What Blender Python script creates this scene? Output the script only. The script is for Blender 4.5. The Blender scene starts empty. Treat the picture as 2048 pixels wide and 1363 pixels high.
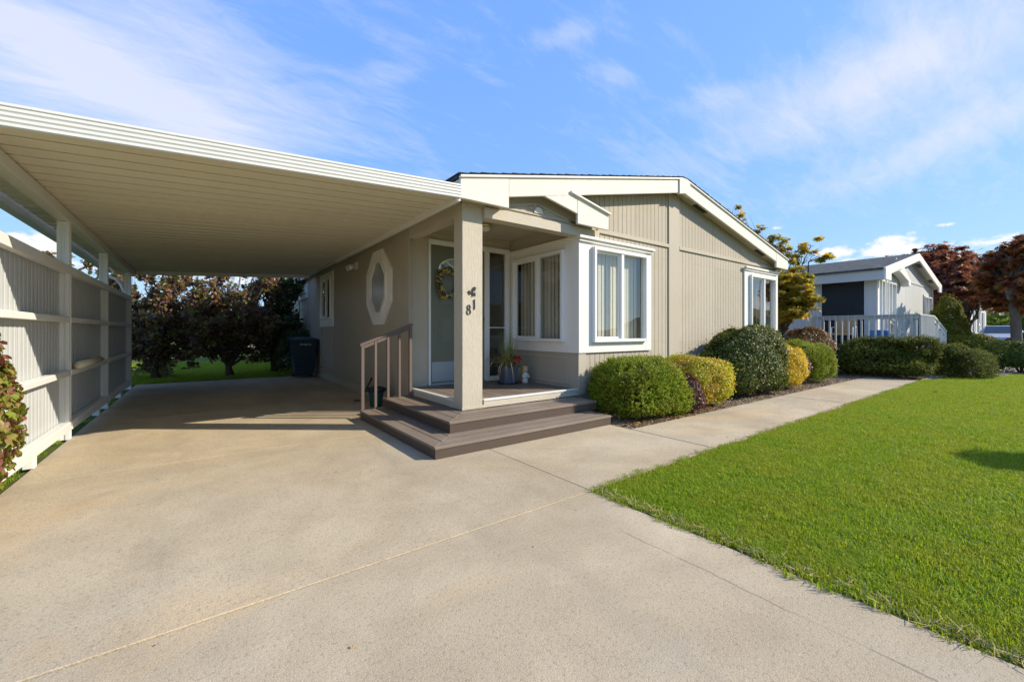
import bpy, math, random
import numpy as np
from mathutils import Vector, Matrix
random.seed(7); rng = np.random.default_rng(7)
R = math.radians; PI = math.pi
SC = bpy.context.scene; COL = SC.collection

# ------------------------------------------------------------------ camera
F_PX, YAW = 832.0, math.atan((1024-403)/832.0)      # heading measured from +Y towards +X
CAM_H = 1.10
cd = bpy.data.cameras.new('camera'); cam = bpy.data.objects.new('camera', cd); COL.objects.link(cam)
cam.location = (0, 0, CAM_H); cam.rotation_euler = (R(90), 0, -YAW)
cd.sensor_width = 36; cd.lens = F_PX/2048*36; cd.shift_y = -18.5/2048
cd.clip_start = .05; cd.clip_end = 20000
SC.camera = cam

# ------------------------------------------------------------------ sun, sky, exposure
SUN = Vector((1.27, -.99, 1.0)).normalized()        # towards the sun
ELEV = math.asin(SUN.z); AZ = math.atan2(SUN.x, SUN.y)
sl = bpy.data.lights.new('sun', 'SUN'); sl.energy = 2.85; sl.angle = R(.5); sl.color = (1, .91, .76)
so = bpy.data.objects.new('sun', sl); COL.objects.link(so)
so.rotation_euler = SUN.to_track_quat('Z', 'Y').to_euler()
SC.view_settings.view_transform = 'Standard'; SC.view_settings.look = 'None'
SC.view_settings.gamma = 1; SC.view_settings.exposure = 1.22
SC.cycles.max_bounces = 10; SC.cycles.diffuse_bounces = 7; SC.cycles.transparent_max_bounces = 12
SC.cycles.use_denoising = True

W = bpy.data.worlds.new('World'); SC.world = W; W.use_nodes = True
W.cycles.sampling_method = 'MANUAL'; W.cycles.sample_map_resolution = 256
class NT:
    """small helper to wire shader nodes"""
    def __init__(s, tree): s.t = tree; s.n = tree.nodes; s.l = tree.links
    def add(s, typ, ins=None, **kw):
        nd = s.n.new(typ)
        for k, v in kw.items(): setattr(nd, k, v)
        for k, v in (ins or {}).items(): s.put(nd.inputs[k], v)
        return nd
    def put(s, sock, v):
        if hasattr(v, 'is_linked') or isinstance(v, bpy.types.NodeSocket): s.l.new(v, sock)
        elif isinstance(v, bpy.types.Node): s.l.new(v.outputs[0], sock)
        else:
            if sock.type == 'RGBA' and len(v) == 3: v = (*v, 1)
            sock.default_value = v
    def m(s, op, a, b=None, c=None, clamp=False):
        nd = s.add('ShaderNodeMath', operation=op, use_clamp=clamp)
        for i, v in enumerate((a, b, c)):
            if v is not None: s.put(nd.inputs[i], v)
        return nd.outputs[0]
    def mix(s, f, a, b, blend='MIX'):
        nd = s.add('ShaderNodeMix', data_type='RGBA', blend_type=blend)
        s.put(nd.inputs[0], f); s.put(nd.inputs[6], a); s.put(nd.inputs[7], b)
        return nd.outputs[2]
    def ramp(s, f, stops, interp='LINEAR'):
        nd = s.add('ShaderNodeValToRGB'); cr = nd.color_ramp; cr.interpolation = interp
        while len(cr.elements) < len(stops): cr.elements.new(.5)
        for e, (p, c) in zip(cr.elements, stops):
            e.position = p; e.color = (c, c, c, 1) if isinstance(c, (int, float)) else (*c[:3], 1)
        s.put(nd.inputs[0], f); return nd.outputs[0]
    def noise(s, vec, scale, detail=3, rough=.5, dist=0, sc3=None):
        if sc3 is not None: vec = s.add('ShaderNodeMapping', {'Vector': vec, 'Scale': sc3}).outputs[0]
        nd = s.add('ShaderNodeTexNoise', {'Vector': vec, 'Scale': scale, 'Detail': detail, 'Roughness': rough, 'Distortion': dist})
        return nd.outputs[0]

def build_sky():
    T = NT(W.node_tree); T.n.clear()
    sky = T.add('ShaderNodeTexSky', sky_type='NISHITA', sun_disc=False)
    sky.sun_elevation = ELEV; sky.sun_rotation = AZ
    sky.air_density = 1.0; sky.dust_density = .25; sky.ozone_density = 1.0; sky.altitude = 300
    tc = T.add('ShaderNodeTexCoord'); v = tc.outputs['Generated']
    sp = T.add('ShaderNodeSeparateXYZ', {0: v}); x, y, z = sp.outputs
    az = T.m('ARCTAN2', x, y); el = T.m('ARCSINE', z)
    zz = T.m('ADD', T.m('MAXIMUM', z, 0.0), .16)
    q = T.add('ShaderNodeCombineXYZ', {0: T.m('DIVIDE', x, zz), 1: T.m('DIVIDE', y, zz), 2: 0.0}).outputs[0]
    # thin high cloud: long soft streaks on a flat layer overhead
    rot = T.add('ShaderNodeMapping', {'Vector': q, 'Rotation': (0, 0, R(-24)), 'Scale': (.55, 1.5, 1)}).outputs[0]
    n1 = T.noise(rot, 2.3, 9, .64, 1.0)
    n2 = T.noise(rot, 9.0, 8, .68, .7)
    wis = T.m('ADD', T.m('MULTIPLY', n1, .58), T.m('MULTIPLY', n2, .42))
    def gauss(u, vv, su, sv, amp, tilt=0):
        a0 = YAW + math.atan((u-1024)/F_PX); e0 = math.atan((663-vv)/math.hypot(F_PX, u-1024))
        da = T.m('SUBTRACT', az, a0); de = T.m('SUBTRACT', el, e0)
        c, s_ = math.cos(tilt), math.sin(tilt)
        p = T.m('ADD', T.m('MULTIPLY', da, c/su), T.m('MULTIPLY', de, s_/su))
        r = T.m('ADD', T.m('MULTIPLY', da, -s_/sv), T.m('MULTIPLY', de, c/sv))
        d2 = T.m('ADD', T.m('MULTIPLY', p, p), T.m('MULTIPLY', r, r))
        return T.m('MULTIPLY', T.m('POWER', 2.71828, T.m('MULTIPLY', d2, -1.0)), amp)
    cov = None
    for g in [(160, 110, .34, .10, .46, -.35), (430, 60, .22, .10, .34, -.4), (330, 215, .22, .045, .34, -.25), (20, 190, .10, .09, .30, 0),
              (770, 150, .09, .035, .34, .15), (1120, 75, .07, .022, .34, 0), (1230, 150, .06, .022, .28, -.3),
              (1420, 200, .10, .025, .26, 0), (1900, 90, .22, .11, .36, .15), (1960, 250, .26, .035, .32, .28), (1700, 170, .16, .05, .28, .2),
              (1500, 290, .32, .07, .20, .1), (700, 250, .22, .05, .16, 0)]:
        o = gauss(*g); cov = o if cov is None else T.m('ADD', cov, o)
    cov = T.m('ADD', T.m('MULTIPLY', cov, .72), .07)
    th = T.m('ADD', T.m('SUBTRACT', wis, .60), cov)
    cir = T.m('MULTIPLY', T.m('SMOOTH_MAX', T.m('MULTIPLY', th, 2.2), 0.0, .10), .95, clamp=True)
    cir = T.m('MULTIPLY', cir, .78)
    # fair-weather cumulus low above the horizon
    av = T.add('ShaderNodeCombineXYZ', {0: az, 1: T.m('MULTIPLY', el, 1.6), 2: 0.0}).outputs[0]
    cn = T.noise(av, 21, 6, .6, .2); cn2 = T.noise(av, 62, 5, .65)
    cu = None
    for g in [(1780, 500, .050, .026, 1.0), (1665, 505, .042, .016, .95), (1720, 525, .11, .016, .72), (1555, 455, .022, .006, .70), (1893, 449, .018, .0055, .70),
              (20, 483, .05, .020, .95), (95, 492, .035, .026, 1.0), (190, 530, .09, .02, .72), (450, 556, .30, .018, .60), (2050, 470, .2, .02, .5),
              (-900, 540, .3, .03, .8), (-1900, 560, .2, .03, .8), (3600, 540, .3, .03, .8)]:
        o = gauss(*g); cu = o if cu is None else T.m('MAXIMUM', cu, o)
    cu = T.m('ADD', cu, T.m('ADD', T.m('MULTIPLY', T.m('SUBTRACT', cn, .5), 1.7), T.m('MULTIPLY', T.m('SUBTRACT', cn2, .5), .75)))
    cuf = T.add('ShaderNodeMapRange', {0: cu, 1: .40, 2: .85, 3: 0.0, 4: .92}, interpolation_type='SMOOTHSTEP').outputs[0]
    low = T.add('ShaderNodeMapRange', {0: el, 1: .30, 2: .22, 3: 0.0, 4: 1.0}).outputs[0]
    cuf = T.m('MULTIPLY', cuf, low)
    # the photograph holds the whole sky in range: compress each channel evenly over the dome
    sr = T.add('ShaderNodeSeparateColor', {0: sky.outputs[0]})
    skyc = T.add('ShaderNodeCombineColor', {0: T.m('MULTIPLY', T.m('POWER', sr.outputs[0], .50), .72), 1: T.m('MULTIPLY', T.m('POWER', sr.outputs[1], .38), 1.24), 2: T.m('MULTIPLY', T.m('POWER', sr.outputs[2], .10), 2.95)}).outputs[0]
    c1 = T.mix(cir, skyc, (2.85, 2.9, 3.3))
    c2 = T.mix(cuf, c1, (3.6, 3.5, 3.5))
    bg = T.add('ShaderNodeBackground', {'Color': c2, 'Strength': .132})
    out = T.add('ShaderNodeOutputWorld'); T.l.new(bg.outputs[0], out.inputs[0])
build_sky()

# ------------------------------------------------------------------ materials
MATS = {}
def newmat(name):
    m = bpy.data.materials.new(name); m.use_nodes = True; t = NT(m.node_tree); t.n.clear()
    t.out = t.add('ShaderNodeOutputMaterial'); t.co = t.add('ShaderNodeTexCoord').outputs['Object']
    MATS[name] = m; return m, t
def bsdf(t, col, rough=.6, spec=.3, metal=0.0, bump=None, bstr=.3, bdist=.01, **kw):
    b = t.add('ShaderNodeBsdfPrincipled', {'Base Color': col, 'Roughness': rough, 'Specular IOR Level': spec, 'Metallic': metal})
    for k, v in kw.items(): t.put(b.inputs[k], v)
    if bump is not None:
        bp = t.add('ShaderNodeBump', {'Height': bump, 'Strength': bstr, 'Distance': bdist}); t.l.new(bp.outputs[0], b.inputs['Normal'])
    t.l.new(b.outputs[0], t.out.inputs[0]); return b
def mul(c, f): return tuple(min(1, v*f) for v in c)

def paint(name, col, rough=.55, grain=(14, 14, 1.6), var=.07, bstr=.35, bdist=.004, dirt=.10, spec=.25):
    """brushed paint over rough-sawn timber: grain along z unless told otherwise"""
    m, t = newmat(name)
    g = t.noise(t.co, 9, 5, .6, .3, grain); big = t.noise(t.co, 1.1, 4, .6); fine = t.noise(t.co, 140, 2)
    c = t.mix(g, mul(col, 1-var), mul(col, 1+var))
    c = t.mix(t.ramp(big, [(.45, 0.0), (.8, 1.0)]), c, mul(c_dirt(col), 1.0)) if dirt <= 0 else t.mix(t.m('MULTIPLY', t.ramp(big, [(.42, 0.0), (.78, 1.0)]), dirt), c, c_dirt(col))
    c = t.mix(1.0, c, t.ramp(t.add('ShaderNodeObjectInfo').outputs['Random'], [(0, .955), (1, 1.03)]), 'MULTIPLY')
    z = t.add('ShaderNodeSeparateXYZ', {0: t.co}).outputs[2]      # rain splash and dust low on the wall
    spl = t.m('MULTIPLY', t.ramp(t.m('ADD', z, t.m('MULTIPLY', t.noise(t.co, 5, 5, .7), .35)), [(.25, 1.0), (.62, 0.0)]), dirt*2.0)
    c = t.mix(spl, c, c_dirt(col))
    h = t.m('ADD', t.m('MULTIPLY', g, .8), t.m('MULTIPLY', fine, .25))
    bsdf(t, c, rough, spec, bump=h, bstr=bstr, bdist=bdist); return m
def c_dirt(c): return (c[0]*.62, c[1]*.58, c[2]*.50)
def plain(name, col, rough=.5, spec=.4, metal=0.0, var=.05, scale=6, bstr=.0):
    m, t = newmat(name); n = t.noise(t.co, scale, 5, .65)
    c = t.mix(n, mul(col, 1-var*1.6), mul(col, 1+var)); c = t.mix(1.0, c, t.ramp(t.add('ShaderNodeObjectInfo').outputs['Random'], [(0, .96), (1, 1.03)]), 'MULTIPLY')
    bsdf(t, c, rough, spec, metal, bump=t.noise(t.co, 60, 3) if bstr else None, bstr=bstr, bdist=.003); return m

TAN = (.470, .412, .322); CREAM = (.70, .64, .53)
paint('siding', TAN, .7, (26, 26, 1.2), .14, .8, .007, .22)
paint('post_paint', (.58, .51, .395), .65, (30, 30, 1.2), .10, .95, .010, .16)
paint('cream_trim', (.76, .71, .62), .6, (2, 20, 20), .07, .8, .007, .10)
paint('tan_trim', mul(TAN, 1.0), .65, (20, 20, 2.0), .06, .4, .004, .12)
paint('beam_paint', (.60, .53, .42), .65, (2, 22, 22), .09, .9, .009, .14)
paint('white_paint', (.82, .785, .72), .5, (18, 18, 2.5), .03, .3, .003, .05)
plain('vinyl', (.82, .805, .765), .35, .5, var=.02)
plain('aluminium_white', (.74, .73, .685), .42, .45, var=.05, scale=2.2, bstr=.03)
plain('aluminium_ceiling', (.74, .685, .535), .5, .4, var=.06, scale=1.7, bstr=.03)
plain('screen_metal', (.46, .47, .465), .45, .45, var=.10, scale=3)
plain('brown_metal', (.155, .115, .098), .5, .4, var=.06)
plain('black_iron', (.020, .017, .014), .55, .4)
plain('dark_plastic', (.018, .020, .026), .45, .4)
plain('bin_plastic', (.012, .040, .060), .42, .5, var=.12, bstr=.06)
plain('rubber', (.015, .015, .015), .7, .2)
plain('bucket_green', (.02, .11, .09), .4, .5)
plain('pot_blue', (.105, .125, .165), .45, .45, var=.12, scale=12)
plain('door_paint', (.175, .180, .135), .42, .4, var=.04)
plain('kick_plate', (.36, .40, .46), .30, .6, .35, var=.04)
plain('brass', (.65, .52, .28), .25, .5, 1.0)
plain('figurine_white', (.72, .70, .64), .55, .35); plain('figurine_skin', (.72, .50, .34), .5, .35); plain('figurine_hair', (.62, .43, .15), .55, .3)
plain('figurine_eye', (.03, .02, .015), .3, .5); plain('terracotta', (.34, .15, .10), .6, .2)
plain('lamp_plastic', (.70, .69, .64), .35, .5)
plain('blue_plastic', (.03, .17, .50), .4, .5); plain('foam_tube', (.60, .54, .42), .7, .2)
plain('white_lettering', (.75, .75, .72), .5, .3)
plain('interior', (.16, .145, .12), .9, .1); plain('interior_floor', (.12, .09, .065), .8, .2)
plain('blind', (.74, .68, .56), .6, .3, var=.03)
plain('cushion', (.42, .30, .17), .8, .1); plain('grey_trim', (.56, .56, .54), .55, .3)
paint('grey_siding', (.54, .54, .52), .65, (20, 20, 1.4), .05, .3, .004, .10)
paint('deck_grey', (.53, .53, .51), .6, (12, 12, 2), .07, .3, .003, .12)
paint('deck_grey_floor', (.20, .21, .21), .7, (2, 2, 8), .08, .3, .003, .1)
plain('shingle_edge', (.030, .032, .040), .9, .15, var=.3, scale=40)
plain('far_white', (.66, .65, .61), .6, .2); plain('far_grey', (.26, .27, .30), .7, .2); plain('wreath_base', (.10, .075, .04), .9, .1)
plain('petal_yellow', (.62, .44, .07), .7, .2, var=.15, scale=60); plain('petal_white', (.66, .61, .47), .7, .2, var=.1, scale=60)
plain('flower_red', (.50, .022, .016), .6, .3, var=.2, scale=70)
plain('dry_grass_blade', (.46, .36, .15), .7, .2, var=.25, scale=30); plain('green_grass_blade', (.22, .27, .08), .65, .25, var=.25, scale=30)
plain('bark_chip', (.22, .155, .10), .9, .1, var=.45, scale=25); plain('gravel_stone', (.36, .32, .27), .85, .2, var=.35, scale=14)

def m_composite():
    m, t = newmat('composite'); g = t.noise(t.co, 5, 6, .65, .2, (3, 3, 30)); big = t.noise(t.co, 1.8, 3)
    ln = t.noise(t.co, 60, 2, .5)
    c = t.mix(g, (.150, .112, .082), (.225, .175, .134)); c = t.mix(t.m('MULTIPLY', t.ramp(big, [(.5, 0.0), (.75, 1.0)]), .5), c, (.27, .225, .185))
    c = t.mix(1.0, c, t.ramp(t.add('ShaderNodeObjectInfo').outputs['Random'], [(0, .86), (1, 1.12)]), 'MULTIPLY')
    bsdf(t, c, .62, .3, bump=t.m('ADD', g, t.m('MULTIPLY', ln, .4)), bstr=.3, bdist=.003)
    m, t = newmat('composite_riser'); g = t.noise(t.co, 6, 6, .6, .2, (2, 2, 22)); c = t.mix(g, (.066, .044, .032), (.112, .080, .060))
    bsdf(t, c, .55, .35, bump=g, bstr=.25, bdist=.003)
m_composite()

def m_concrete():
    m, t = newmat('concrete')
    inf = t.add('ShaderNodeObjectInfo').outputs['Random']
    big = t.noise(t.co, .55, 5, .62, .6); mid = t.noise(t.co, 2.6, 5, .65, .4); sp = t.noise(t.co, 62, 3, .7); sp2 = t.noise(t.co, 210, 2, .6)
    rust = t.noise(t.co, .42, 4, .6, .8, (1.0, 1.4, 1)); pit = t.add('ShaderNodeTexVoronoi', {'Vector': t.co, 'Scale': 85.0}).outputs['Distance']
    c = t.mix(t.ramp(big, [(.3, 0.0), (.7, 1.0)]), (.365, .288, .186), (.550, .450, .305))
    c = t.mix(t.m('MULTIPLY', t.ramp(mid, [(.40, 0.0), (.74, 1.0)]), .48), c, (.300, .235, .155))
    gm = t.noise(t.co, .9, 4, .6, .5); c = t.mix(t.m('MULTIPLY', t.ramp(gm, [(.5, 0.0), (.72, 1.0)]), .45), c, (.44, .385, .295))
    c = t.mix(t.m('MULTIPLY', t.ramp(rust, [(.54, 0.0), (.72, 1.0)]), .60), c, (.60, .385, .18))
    s = t.ramp(sp, [(.30, .70), (.46, 1.0), (.62, 1.0), (.76, 1.24)]); c = t.mix(1.0, c, s, 'MULTIPLY')
    s2 = t.ramp(sp2, [(.28, .74), (.5, 1.0), (.72, 1.22)]); c = t.mix(1.0, c, s2, 'MULTIPLY')
    c = t.mix(1.0, c, t.ramp(inf, [(0, .95), (1, 1.04)]), 'MULTIPLY')
    vn = t.noise(t.co, 9, 3, .6); spots = t.add('ShaderNodeTexVoronoi', {'Vector': t.co, 'Scale': 4.2}).outputs['Distance']
    c = t.mix(t.ramp(spots, [(.0, .75), (.035, .0)]), c, (.10, .085, .065))
    xyz = t.add('ShaderNodeSeparateXYZ', {0: t.co}).outputs
    wob = t.noise(t.co, 3.5, 4, .65); crk = t.m('ABSOLUTE', t.m('ADD', t.m('SUBTRACT', xyz[0], 1.86), t.m('MULTIPLY', t.m('SUBTRACT', wob, .5), .055)))
    ext = t.m('MULTIPLY', t.ramp(t.m('MULTIPLY', xyz[1], .5), [(.70, 1.0), (.78, 0.0)]), t.ramp(mid, [(.36, .2), (.5, .75)]))
    c = t.mix(t.m('MULTIPLY', t.ramp(crk, [(.0, 1.0), (.006, .0)]), ext), c, (.14, .115, .085))       # hairline crack near the lawn edge
    tyre = t.m('MULTIPLY', t.ramp(t.m('ABSOLUTE', t.m('SUBTRACT', t.m('ABSOLUTE', t.m('SUBTRACT', xyz[0], .55)), .74)), [(.02, 1.0), (.16, 0.0)]), t.ramp(t.noise(t.co, 1.4, 5, .7, .3, (1.5, .5, 1)), [(.42, 0.0), (.68, .34)]))
    c = t.mix(tyre, c, (.215, .180, .140))                                                           # tyre wear
    h = t.m('ADD', t.m('MULTIPLY', sp, .6), t.m('ADD', t.m('MULTIPLY', sp2, .35), t.m('MULTIPLY', t.m('MINIMUM', pit, .35), .8)))
    h = t.m('ADD', h, t.m('MULTIPLY', mid, 1.2))
    bsdf(t, c, .86, .25, bump=h, bstr=.6, bdist=.0042)
    m, t = newmat('joint_filler'); n = t.noise(t.co, 40, 3); bsdf(t, t.mix(n, (.05, .04, .03), (.13, .105, .08)), .95, .1)
m_concrete()

def m_ground():
    m, t = newmat('soil_grass'); n = t.noise(t.co, 3, 5, .6); f = t.noise(t.co, 90, 3)
    c = t.mix(n, (.075, .105, .014), (.115, .150, .022)); c = t.mix(t.ramp(f, [(.4, 0.0), (.7, .8)]), c, (.075, .062, .030))
    bsdf(t, c, .95, .1, bump=f, bstr=.6, bdist=.02)
    m, t = newmat('bark_bed'); n = t.noise(t.co, 28, 4, .7); b = t.noise(t.co, 1.3, 3); f = t.add('ShaderNodeTexVoronoi', {'Vector': t.co, 'Scale': 34.0})
    c = t.mix(n, (.10, .072, .050), (.28, .215, .15)); c = t.mix(t.m('MULTIPLY', f.outputs['Distance'], .8), c, (.36, .29, .21))
    bsdf(t, c, .95, .1, bump=t.m('ADD', n, f.outputs['Distance']), bstr=.9, bdist=.03)
    m, t = newmat('gravel_bed'); f = t.add('ShaderNodeTexVoronoi', {'Vector': t.co, 'Scale': 22.0}); f2 = t.noise(t.co, 5, 3)
    cc = t.ramp(f.outputs['Color'], [(.1, (.20, .17, .14)), (.5, (.36, .31, .25)), (.9, (.52, .47, .40))])
    bsdf(t, cc, .9, .2, bump=f.outputs['Distance'], bstr=1.0, bdist=.03)
    m, t = newmat('field'); n = t.noise(t.co, .02, 6, .6); n2 = t.noise(t.co, .6, 5, .6)
    c = t.mix(t.ramp(n, [(.4, 0.0), (.6, 1.0)]), (.075, .115, .022), (.20, .17, .075)); c = t.mix(t.m('MULTIPLY', n2, .4), c, (.06, .08, .02)); bsdf(t, c, .95, .1, bump=n2, bstr=.5, bdist=.1)
    m, t = newmat('hill_slope'); n = t.noise(t.co, .004, 7, .62); bsdf(t, t.mix(t.ramp(n, [(.35, 0.0), (.65, 1.0)]), (.12, .12, .055), (.22, .18, .095)), 1, .05)
    m, t = newmat('asphalt'); n = t.noise(t.co, 70, 3); bsdf(t, t.mix(n, (.035, .035, .037), (.075, .074, .072)), .9, .2, bump=n, bstr=.5, bdist=.006)
m_ground()

def m_shingle(name, a, b, sx, sz):
    m, t = newmat(name)
    br = t.add('ShaderNodeTexBrick', {'Vector': t.add('ShaderNodeMapping', {'Vector': t.co, 'Scale': (1, 1, 1)}).outputs[0], 'Color1': (*a, 1), 'Color2': (*b, 1), 'Mortar': (*mul(a, .35), 1),
        'Scale': 1.0, 'Mortar Size': .008, 'Brick Width': sx, 'Row Height': sz})
    n = t.noise(t.co, 120, 3, .7); n2 = t.noise(t.co, 7, 4, .7, 0, (2.2, .8, 1)); c = t.mix(.45, br.outputs['Color'], t.mix(n, mul(a, .6), mul(b, 1.5))); c = t.mix(t.ramp(n2, [(.38, .75), (.62, 0.0)]), c, mul(a, .45))
    bsdf(t, c, .95, .15, bump=n, bstr=.6, bdist=.006)
m_shingle('shingle', (.045, .047, .058), (.085, .088, .098), .33, .14)
m_shingle('shingle_grey', (.070, .078, .080), (.135, .145, .145), .33, .14)

def m_glass(name, tint, base=.10, rough=.0):
    m, t = newmat(name)
    ge = t.add('ShaderNodeNewGeometry'); dt = t.add('ShaderNodeVectorMath', {0: ge.outputs['Incoming'], 1: ge.outputs['Normal']}, operation='DOT_PRODUCT').outputs['Value']
    fr = t.m('ADD', .04, t.m('MULTIPLY', .96, t.m('POWER', t.m('SUBTRACT', 1.0, t.m('ABSOLUTE', dt)), 5.0)))    # same from both faces
    f = t.m('ADD', t.m('MULTIPLY', fr, 1.5), base, clamp=True)
    wav = t.noise(t.co, 2.2, 2); bp = t.add('ShaderNodeBump', {'Height': wav, 'Strength': .05, 'Distance': .03})
    g = t.add('ShaderNodeBsdfGlossy', {'Color': (.95, .97, 1, 1), 'Roughness': rough, 'Normal': bp.outputs[0]}); tr = t.add('ShaderNodeBsdfTransparent', {'Color': (*tint, 1)})
    mx = t.add('ShaderNodeMixShader', {0: f, 1: tr.outputs[0], 2: g.outputs[0]}); t.l.new(mx.outputs[0], t.out.inputs[0])
m_glass('glass', (.84, .86, .84), .09); m_glass('glass_frosted', (.30, .33, .34), .10, .12)
plain('frosted_pane', (.34, .37, .39), .18, .7, var=.15, scale=3)
def m_screen():
    m, t = newmat('insect_screen'); a = bsdf(t, (.042, .046, .050), .8, .1)
    tr = t.add('ShaderNodeBsdfTransparent'); mx = t.add('ShaderNodeMixShader', {0: .78, 1: tr.outputs[0], 2: a.outputs[0]}); t.l.new(mx.outputs[0], t.out.inputs[0])
m_screen()

def leafmat(name, stops, trans=.30, rough=.45, spec=.35, patch=None, world=False):
    """foliage: each leaf takes its own tone from the stops"""
    m, t = newmat(name); r = t.add('ShaderNodeNewGeometry').outputs['Random Per Island']
    c = t.ramp(r, stops)
    if world: t.co = t.add('ShaderNodeNewGeometry').outputs['Position']
    if patch: c = t.mix(t.ramp(t.noise(t.co, patch[1], 3, .6), [(.44, 0.0), (.60, 1.0)]), c, t.mix(r, patch[0], patch[2]))
    b = t.add('ShaderNodeBsdfPrincipled', {'Base Color': c, 'Roughness': rough, 'Specular IOR Level': spec})
    tl = t.add('ShaderNodeBsdfTranslucent', {'Color': t.mix(1.0, c, (1.5, 1.35, .8), 'MULTIPLY')})
    mx = t.add('ShaderNodeMixShader', {0: trans, 1: b.outputs[0], 2: tl.outputs[0]}); t.l.new(mx.outputs[0], t.out.inputs[0]); return m
leafmat('leaf_yew', [(0, (.10, .165, .014)), (.5, (.205, .295, .018)), (.85, (.32, .38, .028)), (1, (.40, .39, .05))], .38, .5, .2, patch=((.13, .19, .014), 3.5, (.28, .27, .03)))
leafmat('leaf_gold', [(0, (.22, .26, .02)), (.45, (.43, .45, .03)), (.8, (.60, .54, .045)), (1, (.50, .34, .07))], .38, patch=((.40, .26, .06), 2.6, (.58, .50, .06)))
leafmat('leaf_gold_bright', [(0, (.32, .29, .02)), (.45, (.62, .48, .03)), (.8, (.72, .57, .05)), (1, (.58, .30, .06))], .35)
leafmat('leaf_glossy', [(0, (.040, .062, .014)), (.5, (.100, .135, .022)), (.88, (.18, .205, .038)), (1, (.22, .13, .05))], .25, .48, .34)
leafmat('leaf_burgundy', [(0, (.075, .026, .028)), (.6, (.15, .060, .058)), (1, (.25, .13, .115))], .25, .35, .5)
leafmat('leaf_bronze', [(0, (.10, .085, .022)), (.5, (.19, .125, .04)), (1, (.30, .14, .075))], .3)
leafmat('leaf_juniper', [(0, (.050, .072, .014)), (.6, (.110, .140, .022)), (1, (.22, .20, .035))], .25, .6, .12)
leafmat('leaf_hedge', [(0, (.050, .085, .016)), (.6, (.100, .145, .024)), (1, (.16, .20, .035))], .25, .5, .2)
leafmat('leaf_topiary', [(0, (.085, .100, .014)), (.6, (.16, .175, .020)), (1, (.24, .23, .03))], .25, .6, .12)
leafmat('leaf_maple_gold', [(0, (.26, .24, .03)), (.35, (.44, .37, .045)), (.7, (.58, .43, .055)), (1, (.52, .29, .06))], .5, patch=((.20, .20, .035), 1.3, (.34, .30, .05)))
leafmat('leaf_maple_red', [(0, (.11, .042, .038)), (.5, (.21, .075, .055)), (.85, (.29, .11, .055)), (1, (.31, .16, .06))], .45)
leafmat('leaf_maple_rust', [(0, (.14, .046, .034)), (.45, (.27, .090, .046)), (.75, (.34, .150, .050)), (1, (.19, .17, .035))], .45)
leafmat('leaf_plum', [(0, (.13, .075, .070)), (.35, (.29, .15, .14)), (.55, (.15, .18, .05)), (.8, (.24, .25, .07)), (1, (.50, .27, .24))], .55, .32, .5)
leafmat('leaf_dark', [(0, (.040, .066, .020)), (.6, (.080, .110, .034)), (1, (.14, .155, .05))], .35, .3, .5)
leafmat('leaf_barberry', [(0, (.11, .16, .022)), (.40, (.24, .28, .04)), (.62, (.30, .23, .07)), (.85, (.26, .13, .075)), (1, (.28, .07, .09))], .35)
leafmat('grass_blade', [(0, (.130, .210, .012)), (.5, (.230, .362, .016)), (.9, (.340, .448, .024)), (1, (.50, .44, .13))], .42, .5, .2, patch=((.19, .27, .014), 2.3, (.38, .43, .04)), world=True)
leafmat('fallen_leaf', [(0, (.10, .06, .03)), (.5, (.28, .16, .06)), (1, (.45, .28, .09))], .2)
leafmat('wreath_leaf', [(0, (.05, .08, .02)), (1, (.16, .18, .05))], .2)
def m_bark(name, a, b):
    m, t = newmat(name); n = t.noise(t.co, 14, 5, .65, .4, (1, 1, .25)); bsdf(t, t.mix(n, a, b), .9, .15, bump=n, bstr=.8, bdist=.02)
m_bark('bark', (.055, .042, .032), (.15, .12, .095)); m_bark('bark_grey', (.09, .08, .072), (.21, .19, .17))
def m_mist():
    m, t = newmat('water_drops'); bsdf(t, (.9, .95, 1), .1, .5, **{'Alpha': .35})
m_mist()

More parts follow.
